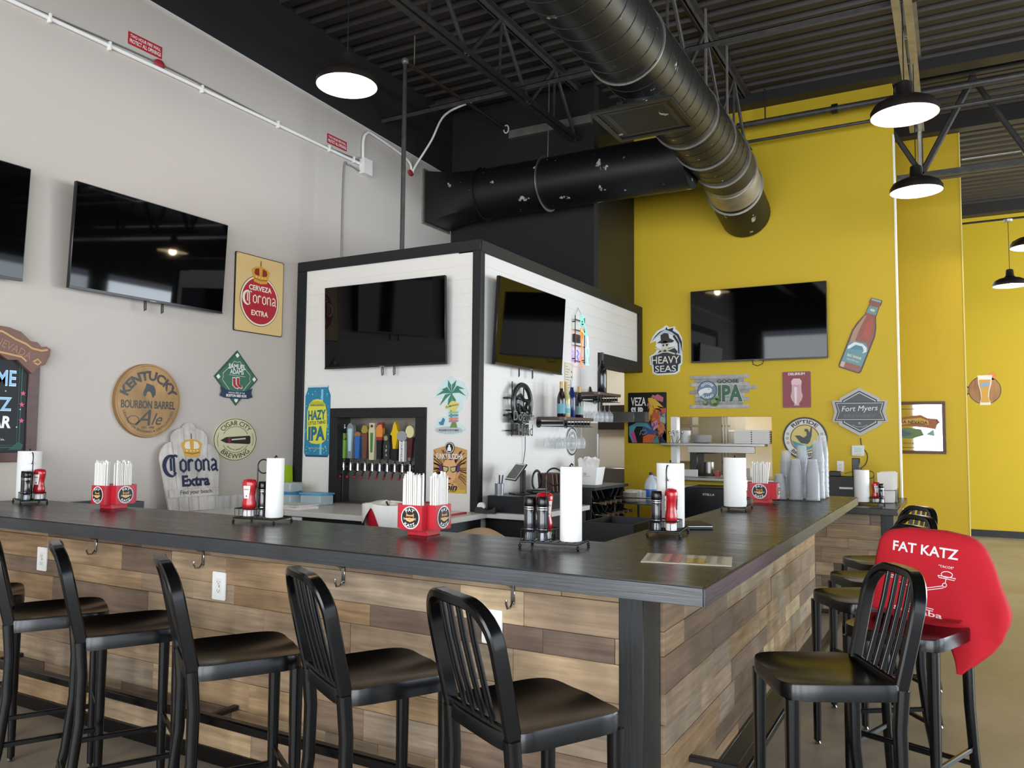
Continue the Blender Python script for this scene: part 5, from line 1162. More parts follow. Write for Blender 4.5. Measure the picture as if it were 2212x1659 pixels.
a.poly([(-.02, -.082), (0, -.076), (.02, -.082), (0, -.095)], '#8d2f2a', 4, 'lips'); a.text('FUNKY BUDDHA', 0, .088, .25, .042, '#f6f2ea', 5, .02); a.text('Vibin', -.01, -.15, .17, .055, '#1c1834', 6, .02, .3); a.poly([(-.155, -.195), (.155, -.195), (.155, -.168), (-.155, -.168)], '#d9b63f', 5, 'band'); a.text('IMPERIAL LAGER', 0, -.182, .12, .01, '#3a2f18', 6)
a.circ(0, .155, .045, '#1b1715', 6, 'badge'); a.circ(0, .155, .041, '#efece6', 7, 'badge'); a.circ(0, .155, .036, '#1b1715', 8, 'badge'); a.poly([(-.02, .13), (.02, .13), (.016, .155), (.008, .162), (.008, .178), (-.008, .178), (-.008, .162), (-.016, .155)], '#f4f2ee', 9, 'badge'); a.done()

# ------------------------------------------------------------------ tap niche
nz = thing('drip_tray_unit', 'stainless drip tray and back panel in the recess behind the beer taps', 'drip tray', (-4.175, BFY, .85))
nx = -4.175; g = G(); g.box(nx-.504, BFY-.02, 1.665, nx+.494, BFY+.165, 1.7445, bev=.002).box(nx-.504, BFY-.02, .8505, nx-.42, BFY+.165, 1.665, bev=.002).box(nx+.395, BFY-.02, .8505, nx+.494, BFY+.165, 1.665, bev=.002); struct('trim_11', g, M_trim)
G().box(-.42, .15, .1, .395, .16, .815).build('steel_back', mat('#a09b94', .32, .85), nz); G().box(-.42, -.03, 0, .395, .15, .10, bev=.003).build('drip_tray', mat('#a9a49d', .3, .85), nz)
G().box(-.4, -.02, .1005, .38, .13, .104).build('tray_grille', mat('#6d6a66', .35, .8), nz)
M_maroon = mat('#4f1c22', .35)
def tap(i, x, label):
    t = thing('beer_tap', label, 'beer tap', (x, BFY, 1.245), 0, 'beer taps')
    G().cyl((0, .149, 0), (0, .138, 0), .034, n=22).build('wall_collar', M_black, t); G().cyl((0, .138, 0), (0, .075, 0), .013, n=14).build('shank', M_chrome, t)
    G().cyl((0, .075, -.028), (0, .075, .03), .017, .013, n=14).sphere((0, .075, .034), .015, n=12).build('faucet_body', M_chrome, t); G().tube([(0, .075, -.02), (0, .05, -.045), (0, .035, -.075)], .009, 8).build('spout', M_chrome, t)
    G().cyl((0, .034, -.077), (0, .028, -.09), .010, n=10).build('spout_plug', M_red, t); G().cyl((0, .075, .04), (0, .075, .075), .009, .014, n=12).build('ferrule', M_chrome, t)
    return t
def hpart(t, name, out, m, y0=.092, y1=.058): return G().prism([(x, .075+(z-.075)*.87) for x, z in out], y0, y1).build(name, m, t, 30)
xs = [-4.597+.0785*i for i in range(10)]
T = [tap(i, x, l) for i, (x, l) in enumerate(zip(xs, ('beer tap with short bright green handle and white curl, first from left', 'beer tap with tall grey round-topped handle, second from left', 'beer tap with plain blue handle and brown arc top', 'beer tap with brown wooden handle and gold cap', 'beer tap with cream handle and green stripe', 'beer tap with flame topped handle and black grip', 'beer tap with dark bottle shaped handle and crest', 'beer tap with yellow fish handle', 'beer tap with grey disc over a white lettered board', 'beer tap with cream oval over a maroon grip, furthest right')))]
b = .075
hpart(T[0], 'handle', [(-.026, b), (.026, b), (.03, b+.165), (.022, b+.18), (-.024, b+.18), (-.028, b+.165)], mat('#7fb04a', .4)); hpart(T[0], 'hop_emblem', [(0, b+.175), (.028, b+.20), (.022, b+.245), (-.022, b+.245), (-.028, b+.20)], mat('#6f9a3f', .5)); G().tube([(-.012, .075, b+.25), (.012, .075, b+.262), (-.006, .075, b+.275), (.006, .075, b+.285)], .007, 8).build('curl', M_white, T[0])
hpart(T[1], 'handle', [(-.022, b), (.022, b), (.038, b+.27)]+[(.038*math.cos(R(t)), b+.27+.075*math.sin(R(t))) for t in range(15, 166, 15)]+[(-.038, b+.27)], mat('#85898c', .35)); hpart(T[1], 'label_strip', [(-.014, b+.07), (.014, b+.07), (.022, b+.29), (-.022, b+.29)], mat('#b5d9e4', .5), .058, .056)
hpart(T[2], 'handle', [(-.022, b), (.022, b), (.03, b+.22), (-.03, b+.22)], mat('#2f66ad', .4)); hpart(T[2], 'arc_top', [(-.034, b+.22), (.034, b+.22), (.03, b+.25), (0, b+.262), (-.03, b+.25)], mat('#9a6b42', .5))
hpart(T[3], 'handle', [(-.022, b), (.022, b), (.03, b+.24), (-.03, b+.24)], mat('#6a4434', .5)); hpart(T[3], 'gold_cap', [(-.036, b+.27), (-.02, b+.245), (.02, b+.245), (.036, b+.27), (.02, b+.32), (-.02, b+.32)], mat('#b5a14c', .35, .5))
hpart(T[4], 'handle', [(-.025, b-.01), (.025, b-.01), (.034, b+.27), (.026, b+.30), (.03, b+.345), (-.03, b+.345), (-.026, b+.30), (-.034, b+.27)], mat('#cfc6a4', .5)); hpart(T[4], 'green_stripe', [(-.011, b+.06), (.011, b+.06), (.015, b+.25), (-.015, b+.25)], mat('#3f7d3c', .5), .058, .056); hpart(T[4], 'coin_emblem', ell(0, b+.315, .014, .014, 14), mat('#3b3a33', .4), .058, .056)
hpart(T[5], 'grip', [(-.02, b), (.02, b), (.028, b+.18), (-.028, b+.18)], M_black); hpart(T[5], 'red_band', [(-.029, b+.181), (.029, b+.181), (.029, b+.21), (-.029, b+.21)], mat('#a5302c', .4)); hpart(T[5], 'flame_top', [(-.03, b+.211), (.03, b+.211), (.036, b+.27), (.022, b+.33), (-.012, b+.325), (-.036, b+.29)], mat('#d98a3a', .5)); hpart(T[5], 'red_crest', [(-.036, b+.30), (-.01, b+.326), (.022, b+.331), (.03, b+.29), (.03, b+.35), (-.02, b+.35)], mat('#8d2836', .5), .085, .065)
hpart(T[6], 'handle', [(-.03, b), (.03, b), (.034, b+.13), (.026, b+.17), (.03, b+.24), (-.03, b+.24), (-.026, b+.17), (-.034, b+.13)], mat('#2c322f', .35)); hpart(T[6], 'crest', ell(-.006, b+.20, .02, .024, 16), mat('#8d9474', .45), .058, .055)
hpart(T[7], 'black_base', [(-.028, b-.01), (.028, b-.01), (.032, b+.1), (-.032, b+.1)], M_black); hpart(T[7], 'fish_body', [(-.012, b+.10), (.014, b+.10), (.018, b+.135), (.03, b+.19), (.032, b+.24), (.05, b+.26), (.032, b+.275), (.022, b+.32), (.006, b+.36), (-.012, b+.33), (-.024, b+.27), (-.042, b+.235), (-.024, b+.225), (-.02, b+.17)], mat('#e2b918', .4)); 
hpart(T[8], 'white_board', [(-.026, b-.02), (.026, b-.02), (.026, b+.175), (-.026, b+.175)], M_white); hpart(T[8], 'grey_disc', ell(0, b+.22, .05, .05, 24), mat('#a9abb3', .35, .4))
hpart(T[9], 'maroon_grip', [(-.018, b+.02), (.018, b+.02), (.03, b+.2), (-.02, b+.21)], M_maroon); hpart(T[9], 'cream_oval', ell(0, b+.262, .043, .058, 24), mat('#ddd6a0', .45)); hpart(T[9], 'silver_neck', [(-.012, b-.01), (.012, b-.01), (.014, b+.02), (-.014, b+.02)], M_chrome)
for k, txt, z, wd, hh, col in ((4, 'WICKED', b+.15, .14, .014, '#e9e6d4'), (8, 'COURTHOUSE', b+.065, .17, .02, '#4b4d52'), (5, 'YUENGLING', b+.09, .15, .02, '#f0ede6')):
    if k == 4: continue
    a = Art(T[k], -.058); a.text(txt if k == 8 else 'FLIGHT', 0, z, wd, hh, col, 1, .02, rot=-90) if k == 8 else None; a.done()
a = Art(T[6], -.058); [a.text(c_, 0, b+.105-.035*j, .004 if c_ == 'I' else .014, .022, '#e9e9e6', 1, .02) for j, c_ in enumerate('IPA')]; a.done()
o = G().tube([(-4.59, BFY+.06, .96), (-4.59, BFY+.06, 1.1), (-4.59, BFY+.06, 1.24)], .004, 6).build('drip_rod', M_black); tag(o, 'thin black rod standing in the tap recess at the left', 'rod')
o = G().tube([(-3.79, BFY+.05, 1.235), (-3.77, BFY+.04, 1.12), (-3.735, BFY-.03, 1.03), (-3.74, BFY-.04, .945)], .005, 6).build('beer_hose', mat('#d9cfb8', .4)); tag(o, 'pale hose hanging at the right of the beer taps', 'hose')

# ------------------------------------------------------------------ tap box side: neon signs, papers, glass racks
def neon(t, name, pts, col, strength, r=.0065, closed=False): return G().tube(pts, r, 8, closed).build(name, mat(col, .3, emit=strength), t, 60)
n = thing('neon_wine_sign', 'lit neon sign with orange vertical letters and a mint glass on the white wall', 'neon sign', (BSX, 7.05, 2.45), R(90))
for z in (-.2, -.05, .1, .2): G().tube([(-.12, -.03, z), (.12, -.03, z)], .005, 6).build('frame_bar', M_black, n)
for x in (-.11, .11): G().tube([(x, -.03, -.22), (x, -.03, .24)], .005, 6).build('frame_post', M_black, n)
for x, z in ((-.11, .18), (.11, .18), (-.11, -.18), (.11, -.18)): G().tube([(x, 0, z), (x, -.03, z)], .006, 6).build('standoff', M_black, n)
G().tube([(-.09, -.02, .24), (0, -.01, .33), (.09, -.02, .24)], .002, 5).build('hanging_wire', M_galv, n)
G().box(-.115, -.028, -.02, .02, -.012, .06).build('transformer', M_black, n)
Y = -.065; oc = '#ff5a1a'
def strk(seq, z0, s=.055, x0=-.03): return [(x0+x*s, Y, z0+z*s) for x, z in seq]
neon(n, 'letter_tube', strk([(-.6, .8), (-.3, -.8), (0, .4), (.3, -.8), (.6, .8)], .075), oc, 2.6); neon(n, 'letter_tube', strk([(-.35, .8), (.35, .8), (0, .8), (0, -.8), (-.35, -.8), (.35, -.8)], -.02), oc, 2.6)
neon(n, 'letter_tube', strk([(-.5, -.8), (-.5, .8), (.5, -.8), (.5, .8)], -.115), oc, 2.6); neon(n, 'letter_tube', strk([(.5, .8), (-.4, .8), (-.4, 0), (.3, 0), (-.4, 0), (-.4, -.8), (.5, -.8)], -.21), oc, 2.6)
mc = '#5fe0ba'
neon(n, 'bottle_tube', [(-.07, Y, .14), (-.03, Y, .25), (.03, Y, .16), (.06, Y, .10), (.09, Y, .075), (.075, Y, .05), (.03, Y, .075), (-.05, Y, .10)], mc, 1.5, closed=True)
neon(n, 'pour_tube', [(.095, Y, .06), (.115, Y, .0), (.11, Y, -.06)], '#d9fbff', 1.6)
neon(n, 'glass_tube', [(.07, Y, -.06), (.075, Y, -.12), (.1, Y, -.16), (.1, Y, -.21), (.075, Y, -.225), (.13, Y, -.225), (.105, Y, -.21), (.105, Y, -.16), (.13, Y, -.12), (.135, Y, -.06), (.1, Y, -.045)], '#8fe9ff', 1.5, closed=True)
neon(n, 'blue_tube', [(-.1, -.045, -.1), (-.06, -.045, -.13), (-.1, -.045, -.16), (-.06, -.045, -.2)], '#4a3bff', 4)
d = thing('unlit_neon_sign', 'unlit black neon sign with a round shark emblem and two words', 'neon sign', (BSX, 5.80, 1.73), R(90))
for z in (-.165, .0, .1): G().tube([(-.2, -.03, z), (.2, -.03, z)], .006, 6).build('frame_bar', M_black, d)
for x in (-.1, .1): G().tube([(x, -.03, -.21), (x, -.03, .24)], .006, 6).build('frame_post', M_black, d)
for x, z in ((-.19, .1), (.19, .1), (-.19, -.04), (.19, -.04)): G().tube([(x, 0, z), (x, -.06, z)], .008, 8).build('standoff', M_black, d)
M_tube = mat('#262b29', .3); G().tube([(.155*math.cos(R(t)), -.07, .06+.155*math.sin(R(t))) for t in range(0, 360, 10)], .021, 8, True).build('ring_tube', M_tube, d)
G().tube([(-.11, -.07, .10), (-.03, -.07, .13), (.03, -.07, .09), (.10, -.07, .075), (.06, -.07, .03), (.09, -.07, -.01), (.0, -.07, .02), (-.06, -.07, .05), (-.05, -.07, -.03), (-.1, -.07, .03)], .016, 8, True).build('shark_tube', M_tube, d)
G().box(-.19, -.05, -.1, .16, -.042, -.02).box(-.12, -.05, -.2, .16, -.042, -.11).build('letter_backing', M_black, d)
a = Art(d, .090); a.text('Dogfish', 0, -.055, .36, .10, '#b9bcbb', 1, .012); a.text('Dogfish', 0, -.055, .35, .092, '#2a2f2d', 2, -.004); a.text('Head', .03, -.16, .25, .10, '#b9bcbb', 1, .012); a.text('Head', .03, -.16, .242, .092, '#2a2f2d', 2, -.004); a.done()
pipe('black_wire', [(BSX+.03, 5.93, 1.55), (BSX+.02, 5.95, 1.4), (BSX+.012, 5.93, 1.28), (BSX+.02, 5.9, 1.16), (BSX+.03, 5.88, 1.07)], .003, M_black, 'thin cord hanging from the unlit neon sign', 'cord')
s = thing('round_metal_sign', 'small round black and white sign below the hanging wine glasses', 'sign', (BSX, 6.93, 1.475), R(90)); a = Art(s); a.plate(ell(0, 0, .14, .14, 40), .006, mat('#c9c9c7', .35)); a.ring(0, 0, .12, .134, '#2b2b2b', 1); a.circ(0, 0, .095, '#8f9190', 1); a.poly([(-.06, -.05), (.0, .05), (.06, -.02), (.04, -.06)], '#333333', 2); a.poly([(-.04, .05), (.02, .07), (.05, .03)], '#e2e2e0', 2); a.done()
s = thing('posted_license', 'pale framed notice posted beside the side television', 'notice', (BSX, 6.85, 2.08), R(90)); a = Art(s); a.plate([(-.09, -.14), (.09, -.14), (.09, .14), (-.09, .14)], .004, mat('#d9d3bf', .6)); a.stroke([(-.085, -.135), (.085, -.135), (.085, .135), (-.085, .135)], .003, '#5d584c', 1, 'border', True)
for i in range(9): a.poly([(-.07, .105-.025*i), (-.07+.04+.08*((i*37) % 10)/10, .105-.025*i), (-.07+.04+.08*((i*37) % 10)/10, .1-.025*i), (-.07, .1-.025*i)], '#6f6a5d', 1, 'text_line')
for z in (-.05, 0, .05): a.poly([(.055, z), (.07, z), (.07, z+.018), (.055, z+.018)], '#2c2a26', 1, 'text_line')
a.done()
M_shelfw = mat('#4b332c', .45, var=.2)
def glass_rack(y0, z, ln, label):
    t = thing('glass_rack_shelf', label, 'shelf', (BSX, y0, z), R(90)); dp = .28
    G().prismz(rrect(0, -dp, ln, -.004, .05), 0, .025).build('shelf_board', M_shelfw, t, 30)
    for x in (.06, ln-.06): G().tube([(x, -.002, -.028), (x, -dp+.03, -.028)], .014, 10).cyl((x, -.0005, -.028), (x, -.012, -.028), .04, n=20).build('pipe_bracket', M_black, t)
    g = G(); 
    for x in [.04+i*.07 for i in range(int((ln-.04)/.07))]: g.tube([(x, -.03, -.055), (x, -dp+.02, -.055)], .003, 5); g.tube([(x, -dp+.02, -.055), (x, -dp+.02, 0)], .003, 5)
    g.tube([(.02, -dp+.02, -.055), (ln-.02, -dp+.02, -.055)], .003, 5); g.build('stemware_rails', M_black, t)
    return t
glass_rack(6.17, 1.665, .68, 'lower dark wood shelf with hanging wine glasses and bottles'); glass_rack(6.92, 1.92, .62, 'upper dark wood shelf holding one tall black bottle')
wg = None
def wine_glass(loc, label, group):
    global wg
    if wg is None:
        wg = thing('wine_glass', label, 'wine glass', loc, 0, group)
        G().lathe([(.033, -.002), (.033, -.004), (.006, -.008), (.004, -.02), (.004, -.08), (.012, -.092), (.034, -.115), (.042, -.14), (.040, -.175), (.035, -.20), (.033, -.20), (.038, -.175), (.040, -.14), (.031, -.117), (0, -.097)], n=18).build('bowl_and_stem', mat('#f6f9fa', .02, alpha=.12, spec=.9), wg, 60)
        return wg
    return dup(wg, loc, 0, label, group)
for i in range(5):
    for j in range(2): wine_glass((BSX+.09+.11*j, 6.255+.115*i, 1.665-.053), 'wine glass hanging upside down under the lower shelf', 'glasses under the lower shelf')
for i in range(4):
    for j in range(2): wine_glass((BSX+.09+.11*j, 7.03+.12*i, 1.92-.053), 'wine glass hanging upside down under the upper shelf', 'glasses under the upper shelf')
def bottle(loc, label, glass, cap, lab, h=.31, r=.037, band=None):
    t = thing('wine_bottle', label, 'wine bottle', loc, 0)
    G().lathe([(0, 0), (r-.002, 0), (r, .004), (r, h*.52), (r*.85, h*.62), (.016, h*.74), (.0145, h*.95), (0, h*.95)], n=22).build('glass_body', mat(glass, .12, coat=.3), t, 50)
    G().lathe([(.0155, h*.78), (.016, h), (0, h)], n=18).build('capsule', mat(cap, .4), t)
    if lab: G().lathe([(r+.0004, .03), (r+.0008, .033), (r+.0008, h*.36), (r+.0004, h*.37)], n=22).build('label', mat(lab, .5), t)
    if band: G().lathe([(r+.0012, .035), (r+.0014, .038), (r+.0014, .075), (r+.0012, .078)], n=22).build('label_band', mat(band, .5), t)
bottle((BSX+.20, 6.28, 1.6905), 'dark wine bottle with gold cap and teal label, leftmost on the shelf', '#1c1210', '#c79a5a', '#5f98a8')
bottle((BSX+.20, 6.375, 1.6905), 'pale wine bottle with sea-coloured label, second on the shelf', '#b9b07a', '#c7a062', '#a9c3b9', .315, .041, '#5fa0a5')
bottle((BSX+.22, 6.455, 1.6905), 'slim blue wine bottle with silver cap', '#16235c', '#c9ccd2', None, .335, .033)
bottle((BSX+.20, 6.66, 1.6905), 'dark wine bottle with gold cap and grey-green label, right of the blue one', '#15110f', '#c79a5a', '#7f9d98', .29)
bottle((BSX+.20, 7.20, 1.9455), 'tall black magnum bottle alone on the upper shelf', '#0d0f14', '#0d0f14', None, .40, .046)
o = G().lathe([(0, 0), (.03, 0), (.02, .02), (.012, .05), (0, .06)], n=16).build('bottle_stopper', M_chrome); o.location = (BSX+.15, 7.02, 1.9455); tag(o, 'small silver stopper on the upper shelf', 'stopper')
sl = G().box(BSX+.0005, 7.0, .3, BSX+.004, 7.565, 1.66).build('steel_wall_sheet', M_ss); tag(sl, 'stainless sheet on the tap box wall beside the hallway', 'steel sheet')
o = G().box(BSX-.012, 7.562, .3, BSX+.012, 7.574, 1.55).build('steel_corner_guard', M_chrome); tag(o, 'bright steel corner guard at the hallway opening', 'corner guard')
for i, z in enumerate((1.72, 1.44, 1.20)):
    outlet((-3.62, 10.15, z), 0, 'white wall plate in the hallway, %s of three' % ('highest', 'middle', 'lowest')[i], .10, .14, False)
hs = thing('steel_wall_shelf', 'stainless steel shelf edge crossing in front of the rooster poster', 'shelf', (-3.62, 8.6, 1.69)); G().box(0, -.1, 0, .47, .05, .115, bev=.004).build('steel_body', M_ss, hs); G().box(.4705, -.1, 0, .60, .02, .115, bev=.003).build('dark_end_box', mat('#4d4a46', .4), hs); G().box(.1, .0505, .02, .4, TW-8.6-.012, .05).build('bracket', M_ss, hs)
o = G().box(-4.6, 10.08, 1.62, -3.45, 10.149, 1.95).build('hall_cabinet', mat('#2a2826', .4)); tag(o, 'dark cabinet on the hallway wall', 'cabinet')
hf = thing('hall_equipment', 'steel kitchen equipment standing in the hallway', 'equipment', (-4.3, 9.7, 0)); G().box(0, 0, .1, .72, .4, 1.12, bev=.01).build('steel_body', M_ss, hf); G().box(.05, -.01, .55, .67, -.001, .6).build('handle_rail', M_black, hf); G().box(.02, .02, 0, .7, .38, .099).build('legs_plinth', M_black, hf)

# ------------------------------------------------------------------ signs on the yellow wall
Yw = TW
s = thing('pirate_sign', 'cut-out pirate skull sign with white serif lettering on yellow wall', 'sign', (-2.905, Yw, 2.535), 0)
out = [(-.19, -.07), (-.185, -.17), (-.16, -.175), (-.155, -.27), (-.1, -.295), (.12, -.29), (.17, -.26), (.175, -.19), (.2, -.17), (.205, -.07), (.2, -.03), (.21, .04), (.2, .13), (.16, .2), (.12, .24), (.12, .265), (.06, .255), (.01, .285), (-.03, .255), (-.1, .22), (-.15, .16), (-.185, .085), (-.11, .11), (-.11, .07), (-.12, .05), (-.09, .02), (-.12, -.03)]
a = Art(s); a.plate(out, .006, mat('#e9ecef', .4)); k = '#14161c'
a.poly([(-.165, .095), (-.13, .155), (-.08, .205), (-.01, .235), (.06, .235), (.13, .20), (.175, .13), (.19, .05), (.185, -.06), (.14, -.06), (.15, .02), (.135, .1), (.09, .16), (.03, .19), (-.03, .19), (-.1, .15)], '#b9c9dc', 1, 'wave')
for pts in ([(-.165, .095), (-.12, .165), (-.06, .215), (.0, .235), (-.06, .20), (-.12, .15)], [(.0, .235), (.02, .265), (.03, .235), (.1, .25), (.09, .215), (.16, .17), (.2, .08), (.2, -.04), (.18, .06), (.14, .15), (.08, .2)], [(.09, .15), (.15, .06), (.155, -.05), (.17, -.05), (.165, .08), (.11, .17)]): a.poly(pts, k, 2, 'wave')
a.poly([(-.17, -.08), (-.165, -.16), (-.14, -.17), (-.135, -.255), (-.09, -.275), (.11, -.27), (.15, -.25), (.155, -.18), (.185, -.16), (.185, -.075), (.13, -.06), (.15, -.03), (.1, .03), (-.06, .0), (-.1, -.05)], '#1d2330', 3, 'ground')
a.poly([(-.1, .08), (-.05, .11), (-.055, .17), (-.01, .195), (.04, .185), (.05, .13), (.11, .1), (.09, .08), (0, .075)], '#2b1c1c', 4, 'hat'); a.poly(ell(0, .045, .045, .055, 20), '#d9d3c0', 4, 'skull'); a.poly([(-.025, .0), (.03, .0), (.024, -.035), (-.018, -.035)], '#d9d3c0', 4, 'skull')
for x in (-.02, .02): a.circ(x, .05, .012, k, 5, 'skull', n=12)
a.stroke([(-.05, .075), (.05, .06)], .006, k, 5, 'skull'); a.stroke([(-.12, .02), (.12, -.055)], .018, '#cfc9b4', 6, 'bone'); a.stroke([(-.11, -.055), (.12, .025)], .018, '#cfc9b4', 6, 'bone')
a.text('HEAVY', .005, -.12, .33, .085, '#ece6cf', 7, .01); a.text('SEAS', .005, -.222, .25, .075, '#dfe2dc', 7, .01); a.done()
s = thing('rooster_poster', 'black tin poster with a colourful rooster and white lettering', 'sign', (-3.126, Yw, 1.746), 0)
a = Art(s); a.plate(rrect(-.234, -.296, .234, .296, .012), .008, mat('#1b1a1c', .35))
a.text('VEZA', -.105, .19, .185, .10, '#f4f2ec', 3, .02); a.text('SUR', -.115, .075, .165, .10, '#f4f2ec', 3, .05); P = a.poly
P([(.01, .23), (.08, .235), (.17, .15), (.2, .12), (.12, .14), (.19, .06), (.09, .11), (.05, .0), (.03, -.04), (-.0, -.01), (.03, .1)], '#e3b53a', 2, 'rooster'); P([(.05, .24), (.07, .27), (.1, .255), (.13, .275), (.2, .235), (.19, .18), (.13, .2)], '#c9707a', 2, 'rooster'); P([(.0, .16), (.03, .19), (.03, .14), (.0, .13)], '#c9707a', 3, 'rooster')
P([(.04, .0), (.1, .11), (.23, .11), (.23, -.04), (.2, -.1), (.14, -.06), (.08, -.12)], '#c8603a', 2, 'rooster'); P([(.13, .07), (.23, .06), (.23, -.06), (.18, -.03)], '#4a5d96', 3, 'rooster'); P([(.15, .02), (.22, .0), (.22, -.07), (.16, -.04)], '#8fc0bd', 4, 'rooster')
P([(.05, -.06), (.12, -.02), (.14, -.1), (.08, -.15)], '#d98aa0', 4, 'rooster'); P([(-.03, -.02), (.06, -.09), (.12, -.17), (.09, -.29), (.0, -.24), (-.06, -.14)], '#39507f', 2, 'rooster'); P([(-.22, -.1), (-.12, -.05), (.0, -.06), (.06, -.14), (-.03, -.1), (-.13, -.1), (-.17, -.17), (-.12, -.29), (-.18, -.29), (-.22, -.2)], '#5a9aa5', 3, 'rooster'); P([(-.2, -.19), (-.16, -.15), (-.12, -.29), (-.16, -.29)], '#c44f84', 4, 'rooster')
P([(-.05, -.29), (-.05, -.22), (.02, -.19), (.1, -.2), (.07, -.29)], '#d8632f', 4, 'rooster'); P([(.12, -.08), (.21, -.06), (.22, -.28), (.18, -.17), (.14, -.22)], '#cf7a3a', 3, 'rooster'); P([(.06, -.29), (.13, -.2), (.15, -.29)], '#3f8f8a', 4, 'rooster')
rr = random.Random(21)
for i in range(70):
    x, z = rr.uniform(.02, .225), rr.uniform(-.27, .16)
    if x < .06+.25*max(0, -.12-z)*0 and z < -.05: x = rr.uniform(.06, .22)
    c = rr.choice(('#e3b53a', '#d8632f', '#c8603a', '#e0a23a')) if z > -.02 else rr.choice(('#d8632f', '#39507f', '#4a6ea0', '#5b4a8c', '#2f6f8a', '#cf7a3a', '#b03a4a'))
    L_ = rr.uniform(.025, .06); an = R(rr.uniform(235, 290)); dx, dz = math.cos(an)*L_, math.sin(an)*L_
    if x+dx > .228 or x+dx < .0 or z+dz < -.288: continue
    P([(x-.006, z), (x+.006, z+.002), (x+dx+.001, z+dz)], c, 5+i % 9, 'feather'); P([(.18, -.2), (.225, -.12), (.23, -.29)], '#5b4a8c', 3, 'rooster')
a.stroke([(-.09, -.2), (-.07, -.15), (-.02, -.14), (.0, -.17), (-.05, -.2), (-.06, -.18)], .01, '#8f8f8d', 3, 'rooster'); a.done()
s = thing('goose_plank_sign', 'weathered grey plank sign with a round goose badge and green letters', 'sign', (-2.275, Yw, 2.035), 0)
for i, (x0, x1) in enumerate(((-.335, .32), (-.28, .26), (-.335, .32), (-.28, .40), (-.34, .32), (-.28, .27), (-.28, .32), (-.27, .25), (-.34, .32))):
    z1 = .187-.0415*i; G().box(x0, -.014, z1-.0405, x1, -.0005, z1, bev=.0015).build('weathered_plank', mat(('#a9a7a4', '#98989a', '#b3b1ad')[i % 3], .7, var=.2, vscale=20), s)
a = Art(s, .0145); a.circ(-.14, .015, .11, '#1d2a33', 1, 'badge'); a.circ(-.14, .015, .103, '#6d8499', 2, 'badge'); a.poly([(-.243, -.0), (-.22, .025), (-.16, .045), (-.105, .045), (-.085, .025), (-.09, .0), (-.12, -.015), (-.17, -.012), (-.2, -.03), (-.225, -.055)], '#e4e8ea', 3, 'goose'); a.circ(-.12, .03, .005, '#222222', 4, 'goose', n=8)
a.arct('GOOSE', -.14, .015, .066, 90, 110, .025, '#eef1f2', 4, .02); a.arct('ISLAND', -.14, .015, .066, 270, 110, .025, '#eef1f2', 4, .02, True)
a.text('GOOSE', .09, .115, .24, .042, '#1f3b2c', 3, .04); a.text('IPA', .115, -.02, .29, .2, '#d5dbd2', 3, .06); a.text('IPA', .115, -.02, .275, .19, '#2f5c45', 4, .045)
for x, z, r_ in ((-.16, -.125, .035), (-.06, -.12, .055), (-.02, -.07, .03)): a.poly(ell(x, z, r_, r_*.85, 16), '#4d6a3c', 5, 'hops'); a.poly(ell(x-.008, z+.01, r_*.6, r_*.45, 12), '#7f9a5c', 6, 'hops'); a.poly(ell(x+.01, z-.02, r_*.4, r_*.25, 10), '#33491f', 6, 'hops')
a.done()
s = thing('red_tin_sign', 'small glossy red tin sign with a beer glass on yellow wall', 'sign', (-1.458, Yw, 2.04), 0)
a = Art(s, gloss=.4); a.plate(rrect(-.143, -.193, .143, .193, .012), .01, mat('#7d1826', .35)); a.poly(rrect(-.132, -.18, .132, .18, .008), '#82202c', 1, 'panel'); a.text('DELIRIUM', 0, .168, .17, .028, '#e0cfd0', 3, .04)
a.poly([(-.03, -.17), (.03, -.17), (.022, -.15), (.05, -.11), (.062, -.07), (.05, -.02), (.048, .04), (-.048, .04), (-.05, -.02), (-.062, -.07), (-.05, -.11), (-.022, -.15)], '#c9a3a6', 2, 'glass'); a.poly([(-.05, .04), (.05, .04), (.056, .09), (.035, .12), (-.035, .12), (-.056, .09)], '#e0b9c0', 3, 'foam'); a.stroke([(-.05, .045), (-.056, .09), (-.035, .12), (.035, .12), (.056, .09), (.05, .045), (.02, .05), (0, .035), (-.02, .05), (-.05, .045)], .003, '#5a2a30', 4, 'foam'); a.poly([(-.02, -.15), (0, -.15), (.005, .03), (-.025, .03)], '#e6d3d4', 4, 'glass'); a.done()
s = thing('hexagon_beer_sign', 'dark hexagonal light-up sign with script lettering and a cord below', 'sign', (-.842, Yw, 1.80), 0)
hx = [(0, -.25), (.2, -.135), (.2, -.11), (.265, -.105), (.24, 0), (.265, .115), (.19, .115), (.19, .14), (0, .248), (-.19, .14), (-.19, .115), (-.265, .115), (-.24, 0), (-.265, -.105), (-.2, -.11), (-.2, -.135)]
a = Art(s); a.plate(hx, .03, mat('#b3b1aa', .45)); sc2 = lambda P, q: [(x*q, z*q) for x, z in P]
a.poly([(0, -.215), (.165, -.12), (.165, .12), (0, .215), (-.165, .12), (-.165, -.12)], '#20263a', 1, 'hexagon'); a.poly([(0, -.2), (.152, -.112), (.152, .112), (0, .2), (-.152, .112), (-.152, -.112)], '#c9c8c2', 2, 'hexagon'); a.poly([(0, -.19), (.143, -.107), (.143, .107), (0, .19), (-.143, .107), (-.143, -.107)], '#45484a', 3, 'hexagon')
a.poly([(-.24, -.095), (.24, -.095), (.21, 0), (.235, .1), (-.235, .1), (-.21, 0)], '#20263a', 4, 'banner'); a.poly([(-.226, -.085), (.226, -.085), (.196, 0), (.222, .09), (-.222, .09), (-.196, 0)], '#c9c8c2', 5, 'banner'); a.poly([(-.218, -.079), (.218, -.079), (.19, 0), (.214, .084), (-.214, .084), (-.19, 0)], '#474a4c', 6, 'banner')
